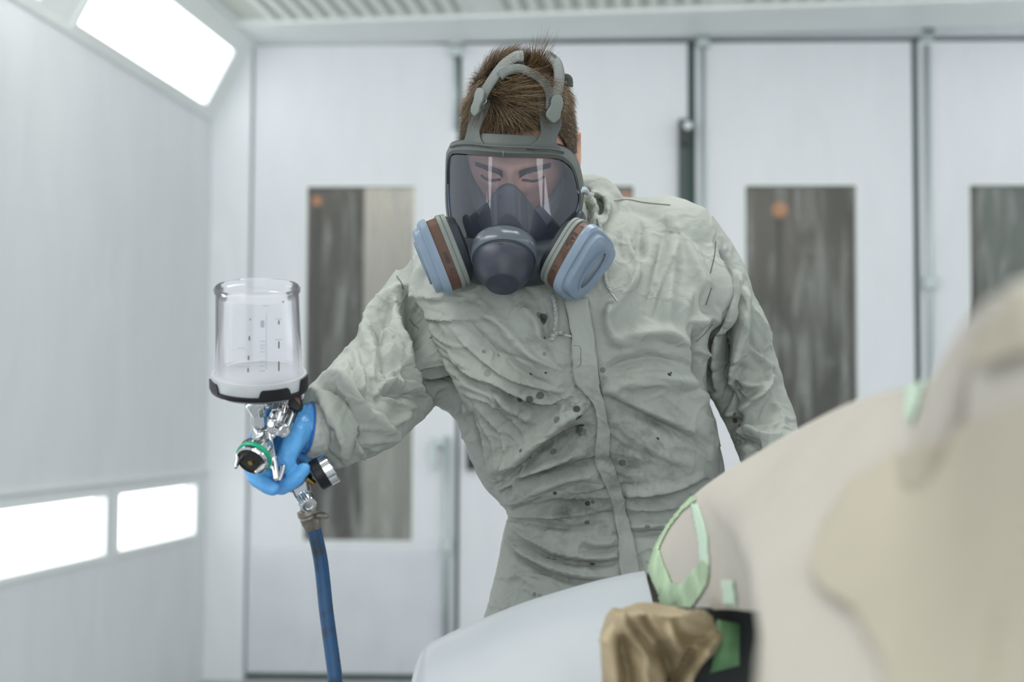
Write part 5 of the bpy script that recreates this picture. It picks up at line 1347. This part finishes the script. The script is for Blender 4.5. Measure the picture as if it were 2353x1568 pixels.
# ================================================================ CAR UNDER MASKING
M_prim = mat('grey_white_primer', (.395, .42, .445), .38, noise=(5, .03))
M_pap = mat('masking_paper', (.475, .438, .385), .6, noise=(3, .06), bump=(9, .35, .02))
M_pap2 = mat('paper_shade_tan', (.435, .392, .305), .6, noise=(3, .10), bump=(9, .35, .02))  # paper colour darkened to carry wrinkle shading
M_kr = mat('brown_kraft', (.40, .315, .19), .5, noise=(12, .25), bump=(30, .5, .006))
M_tape = mat('green_masking_tape', (.42, .56, .36), .55, noise=(30, .35))
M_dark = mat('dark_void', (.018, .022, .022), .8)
def rsm(pts, n):
    pts = np.array(catmull([np.array(p, float) for p in pts], 8)); d = np.r_[0, np.cumsum(np.linalg.norm(np.diff(pts[:, :2], axis=0), axis=1))]; d /= d[-1]
    return np.stack([np.interp(np.linspace(0, 1, n), d, pts[:, c]) for c in range(pts.shape[1])], 1)
def shell(name, top, bot, m, parent, n=60, rows=24, bulge=0.0, roll=.05, rollback=.25, wob=0.0, thick=.0):
    """surface between a top edge and a bottom edge given as (px,py,Y); the top edge rolls over backwards"""
    Tp = rsm(top, n); Bt = rsm(bot, n); V = []; rr = []
    for i in range(n):
        t = P(*Tp[i]); b = P(*Bt[i]); col = []
        for k in range(7, 0, -1):                    # back side going away and down
            a = k / 7; col.append(t + Vector((.02 * a, rollback * a, -.9 * rollback * a * a)))
        for j in range(rows + 1):
            v = j / rows; p = t.lerp(b, v); p.y -= bulge * math.sin(PI * min(1, v * 1.0)) ** .8 * (1 - .3 * v); 
            if wob: p.y += wob * (math.sin(i * .35 + v * 5) * math.sin(v * 9 + i * .12)) * min(1, v * 4)
            p.y += roll * max(0, 1 - v / .10) ** 2 * .6
            col.append(p)
        rr.append(col)
    m_ = len(rr[0]); V = [p for c in rr for p in c]
    Fc = [(i * m_ + j, i * m_ + j + 1, (i + 1) * m_ + j + 1, (i + 1) * m_ + j) for i in range(n - 1) for j in range(m_ - 1)]
    o = obj(name, V, Fc, m, parent)
    if thick: solid(o, thick, 0)
    return o, rr
car = thing('car', 'car with a smooth grey white primed panel ready for painting in the foreground', 'car', (.25, 1.5, 0))
# primed panel: rounded edge along the top
top = [(944,1568,1.80),(950,1545,1.80),(960,1518,1.80),(970,1498,1.80),(976,1489,1.80),(988,1482,1.80),(1050,1452,1.80),(1130,1418,1.79),(1220,1384,1.78),(1350,1345,1.76),(1440,1324,1.745),(1484,1316,1.735)]
bot = [(930,1900,1.66),(980,1960,1.62),(1050,2000,1.60),(1130,2020,1.59),(1230,2040,1.57),(1350,2050,1.55),(1440,2050,1.52),(1600,1900,1.50)]
pn, _ = shell('primed_panel', top, bot, M_prim, car, 70, 30, .03, .03, .30)
# body below and behind it, wheel
V, Fc = slab([Vector((x, .5, z)) for x, z in ((-.10, .22), (-.14, .60), (-.02, .78), (.30, .82), (.9, .84), (.9, .22))], .95, (0, 1, 0)); bevel(obj('body', V, Fc, M_prim, car, smooth=False), .03, 4)
V, Fc = lathe([(.10, 0), (.20, .0), (.29, .02), (.31, .05), (.31, .17), (.29, .20), (.20, .21), (.10, .21)], Vector((.30, 1.46, .31)), (0, 1, 0), 48); obj('wheel', V, Fc, M_dark, car, angle=40)
# recess with dark inside below the masked part
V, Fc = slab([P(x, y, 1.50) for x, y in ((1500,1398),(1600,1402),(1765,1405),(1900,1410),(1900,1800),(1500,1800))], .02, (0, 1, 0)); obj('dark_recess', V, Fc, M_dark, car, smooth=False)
sheet = thing('masking_paper', 'pale beige masking paper wrapped over the car behind the primed panel', 'masking paper', (.45, 1.1, .80))
edge_ = [(1490,1316,1.735),(1497,1285,1.735),(1512,1248,1.73),(1545,1196,1.71),(1590,1146,1.67),(1660,1092,1.60),(1745,1042,1.50),(1835,988,1.38),(1960,926,1.22),(2080,890,1.08),(2140,875,.96),(2185,835,.86),(2222,765,.76),(2262,705,.70),(2310,668,.66),(2360,640,.63),(2500,600,.60)]
bot_ = [(1520,1398,1.715),(1530,1398,1.70),(1545,1399,1.67),(1575,1400,1.63),(1610,1401,1.57),(1660,1403,1.46),(1715,1405,1.30),(1768,1408,1.02),(1752,1470,.84),(1744,1560,.74),(1745,1680,.69),(1850,1760,.65),(2000,1780,.62),(2150,1780,.60),(2300,1780,.58),(2420,1780,.57),(2600,1780,.56)]
sh, rr = shell('paper_sheet', edge_, bot_, M_pap, sheet, 150, 60, .03, .02, .30, .009)
def on_sheet_patch(name, poly, m, parent, off=.004, step=9):
    tree = on_sheet_patch.tree; V = []; idx = {}; Fc = []
    poly = np.array(poly, float); x0, y0 = poly.min(0); x1, y1 = poly.max(0)
    def inside(x, y):
        c = False; n = len(poly); j = n - 1
        for i in range(n):
            xi, yi = poly[i]; xj, yj = poly[j]
            if (yi > y) != (yj > y) and x < (xj - xi) * (y - yi) / (yj - yi + 1e-9) + xi: c = not c
            j = i
        return c
    nx, ny = int((x1 - x0) / step) + 1, int((y1 - y0) / step) + 1
    for j in range(ny + 1):
        for i in range(nx + 1):
            x, y = x0 + i * step, y0 + j * step
            d = ray(x, y).normalized(); loc, nor, k, t = tree.ray_cast(CAM, d)
            if loc is None: idx[i, j] = None; continue
            if nor.dot(d) > 0: nor = -nor
            idx[i, j] = len(V); V.append(loc + nor * off)
    for j in range(ny):
        for i in range(nx):
            q = [idx[i, j], idx[i + 1, j], idx[i + 1, j + 1], idx[i, j + 1]]
            if None in q or not inside(x0 + (i + .5) * step, y0 + (j + .5) * step): continue
            if max((V[q[0]] - V[q[2]]).length, (V[q[1]] - V[q[3]]).length) > .06: continue
            Fc.append(tuple(q))
    return solid(obj(name, V, Fc, m, parent), .001, 0)
shv = [v.co + Vector(sheet.location) for v in sh.data.vertices]; on_sheet_patch.tree = bvh(shv, [tuple(p.vertices) for p in sh.data.polygons])
on_sheet_patch('masking_tape', [(1488,1322),(1492,1300),(1500,1272),(1510,1248),(1528,1300),(1546,1340),(1562,1345),(1590,1318),(1616,1285),(1632,1300),(1630,1340),(1610,1372),(1590,1399),(1522,1397),(1502,1350)], M_tape, sheet, .0015, 3)
on_sheet_patch('masking_tape', [(1502,1262),(1515,1238),(1545,1192),(1580,1152),(1596,1140),(1602,1152),(1588,1160),(1564,1182),(1538,1216),(1518,1256),(1508,1282)], M_tape, sheet, .0014, 3)
on_sheet_patch('masking_tape', [(1590,1160),(1606,1160),(1628,1230),(1632,1300),(1612,1300),(1606,1240)], mat('pale_green_tape', (.52, .66, .52), .55), sheet, .0013, 3)
on_sheet_patch('masking_tape', [(1662,1334),(1688,1334),(1697,1392),(1668,1392)], mat('pale_green_tape', (.52, .66, .52), .55), sheet, .0016, 4)
on_sheet_patch('masking_tape', [(2088,890),(2130,880),(2122,935),(2100,975),(2086,960)], mat('pale_green_tape', (.52, .66, .52), .55), sheet, .002, 5)
tan = thing('paper_shade_overlay', 'darker tan overlay carrying the fold shading of the pale paper nearest the camera', 'masking paper', (.6, .95, .80))  # wrinkle shading of the pale paper, put into a darker overlay
on_sheet_patch.tree = on_sheet_patch.tree
on_sheet_patch('paper_sheet', [(1870,1320),(1905,1210),(1965,1120),(2080,1050),(2200,995),(2353,940),(2520,880),(2520,1780),(2050,1780),(2060,1640),(2030,1520),(1975,1420),(1900,1370)], M_pap2, tan, .006, 8)  # overlay patch with the shade in its colour, no separate sheet
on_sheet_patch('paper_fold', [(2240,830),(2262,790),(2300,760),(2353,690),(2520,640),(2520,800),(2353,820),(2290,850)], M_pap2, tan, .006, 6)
# green tape strip inside the recess
V, Fc = slab([P(x, y, 1.475) for x, y in ((1648,1425),(1662,1428),(1690,1432),(1700,1437),(1699,1530),(1660,1540),(1632,1548),(1645,1490))], .002, (0, 1, 0)); o = obj('tape_strip', V, Fc, mat('deep_green_tape', (.13, .27, .12), .5, noise=(40, .3)), sheet)
# crumpled brown kraft paper
outl = [(1385,1680),(1387,1560),(1392,1490),(1400,1428),(1412,1404),(1440,1412),(1474,1394),(1520,1400),(1562,1402),(1605,1424),(1648,1438),(1650,1470),(1622,1520),(1590,1585),(1570,1680)]
crump = remesh([slab([P(x, y, 1.47) for x, y in outl], .075, (0, 1, 0))], .0028, 4)
kv = crump[0]; kn = normals(kv, crump[1])
cpx, _ = proj(kv); cz = (cpx[:, 0] - 1500) / 120
kv[:, 1] -= .030 * np.cos(np.clip(cz, -1.3, 1.3))
fk = [(-34,16,'v',[(1508,1470),(1528,1510),(1540,1550),(1535,1610)]), (-26,12,'v',[(1590,1480),(1575,1530),(1550,1575),(1530,1620)]), (22,8,'c',[(1648,1448),(1610,1500),(1580,1540),(1552,1590)]),
 (-16,6,'v',[(1466,1392),(1484,1428),(1504,1458),(1522,1482)]), (16,10,'r',[(1480,1396),(1500,1430),(1525,1462)]), (-15,6,'v',[(1436,1414),(1458,1448),(1484,1478),(1514,1506)]), (14,9,'r',[(1418,1408),(1440,1445),(1470,1485),(1496,1530)]),
 (-20,9,'v',[(1424,1450),(1432,1500),(1442,1550),(1448,1620)]), (16,12,'r',[(1400,1430),(1404,1490),(1408,1560),(1405,1640)]), (14,12,'r',[(1470,1500),(1478,1550),(1484,1620)]), (14,8,'c',[(1560,1404),(1600,1424),(1646,1444)]),
 (-14,8,'v',[(1540,1415),(1556,1450),(1590,1470),(1630,1470)]), (12,9,'r',[(1530,1420),(1545,1470),(1570,1500)])]
kv = kv + kn * apply_folds(cpx, np.clip(-kn[:, 1] * 2, 0, 1), fk, 1.3, np.zeros(len(kv)))[:, None]
kv = kv + kn * tri_waves(warp(kv, 14, .006, 3), 33, ((60, .0035), (85, .003), (120, .0025), (190, .0016)), 2)[:, None]
kv = lap(kv, crump[2], 1, .25)
o = obj('crumpled_paper', kv, crump[1], M_kr); tag(o, 'crumpled brown kraft paper bundle in front of the primed panel', 'paper')

# second gloved hand at the end of the other sleeve, behind the masked car
hp2 = [tube([P(1812, 1195, 2.05), P(1822, 1240, 2.02), P(1828, 1285, 2.00)], [.030, .036, .034], 20, 4, round_ends=True, flat=.6)]
for dx, L_, r_ in ((-38, 100, .0095), (-14, 122, .0102), (12, 118, .010), (36, 92, .0088)):
    hp2.append(tube([P(1828 + dx, 1290, 2.0), P(1832 + dx * 1.15, 1290 + L_ * .5, 1.985), P(1830 + dx * 1.1, 1290 + L_, 1.995)], [r_, r_, r_ * .85], 14, 5, round_ends=True))
hp2.append(tube([P(1795, 1225, 2.02), P(1768, 1270, 1.995), P(1770, 1315, 1.985)], [.015, .013, .011], 14, 5, round_ends=True))
g2 = remesh(hp2, .0022, 2); obj('glove', g2[0], g2[1], M_glove, person)
# ---------------------------------------------------------------- thin plastic film hung over the booth walls
M_film = clear('thin_plastic_film', (.97, .975, .98), 1.25, .25, haze=.09, hazecol=(.82, .84, .86), gl=.45)
def film(name, label, fn, nu, nv):
    V, Fc = grid(fn, nu, nv); o = obj(name, V, Fc, M_film); tag(o, label, 'plastic film'); return o
xa, xb, zt = wx(585), wx(1046), wz(1262)
def f1(u, v):
    x = xa + (xb - xa) * u; z = .04 + (zt - .04) * v
    return wpt(x, z, .035 + (.020 * math.sin(u * 17 + v * 5) + .014 * math.sin(u * 41 - v * 9 + 1) + .012 * math.sin(v * 15 + u * 6)) * (1 - v * .7) + .03 * (1 - v) ** 3)
film('plastic_film', 'thin wrinkled plastic film hanging over the lower part of the leftmost door', f1, 90, 60)
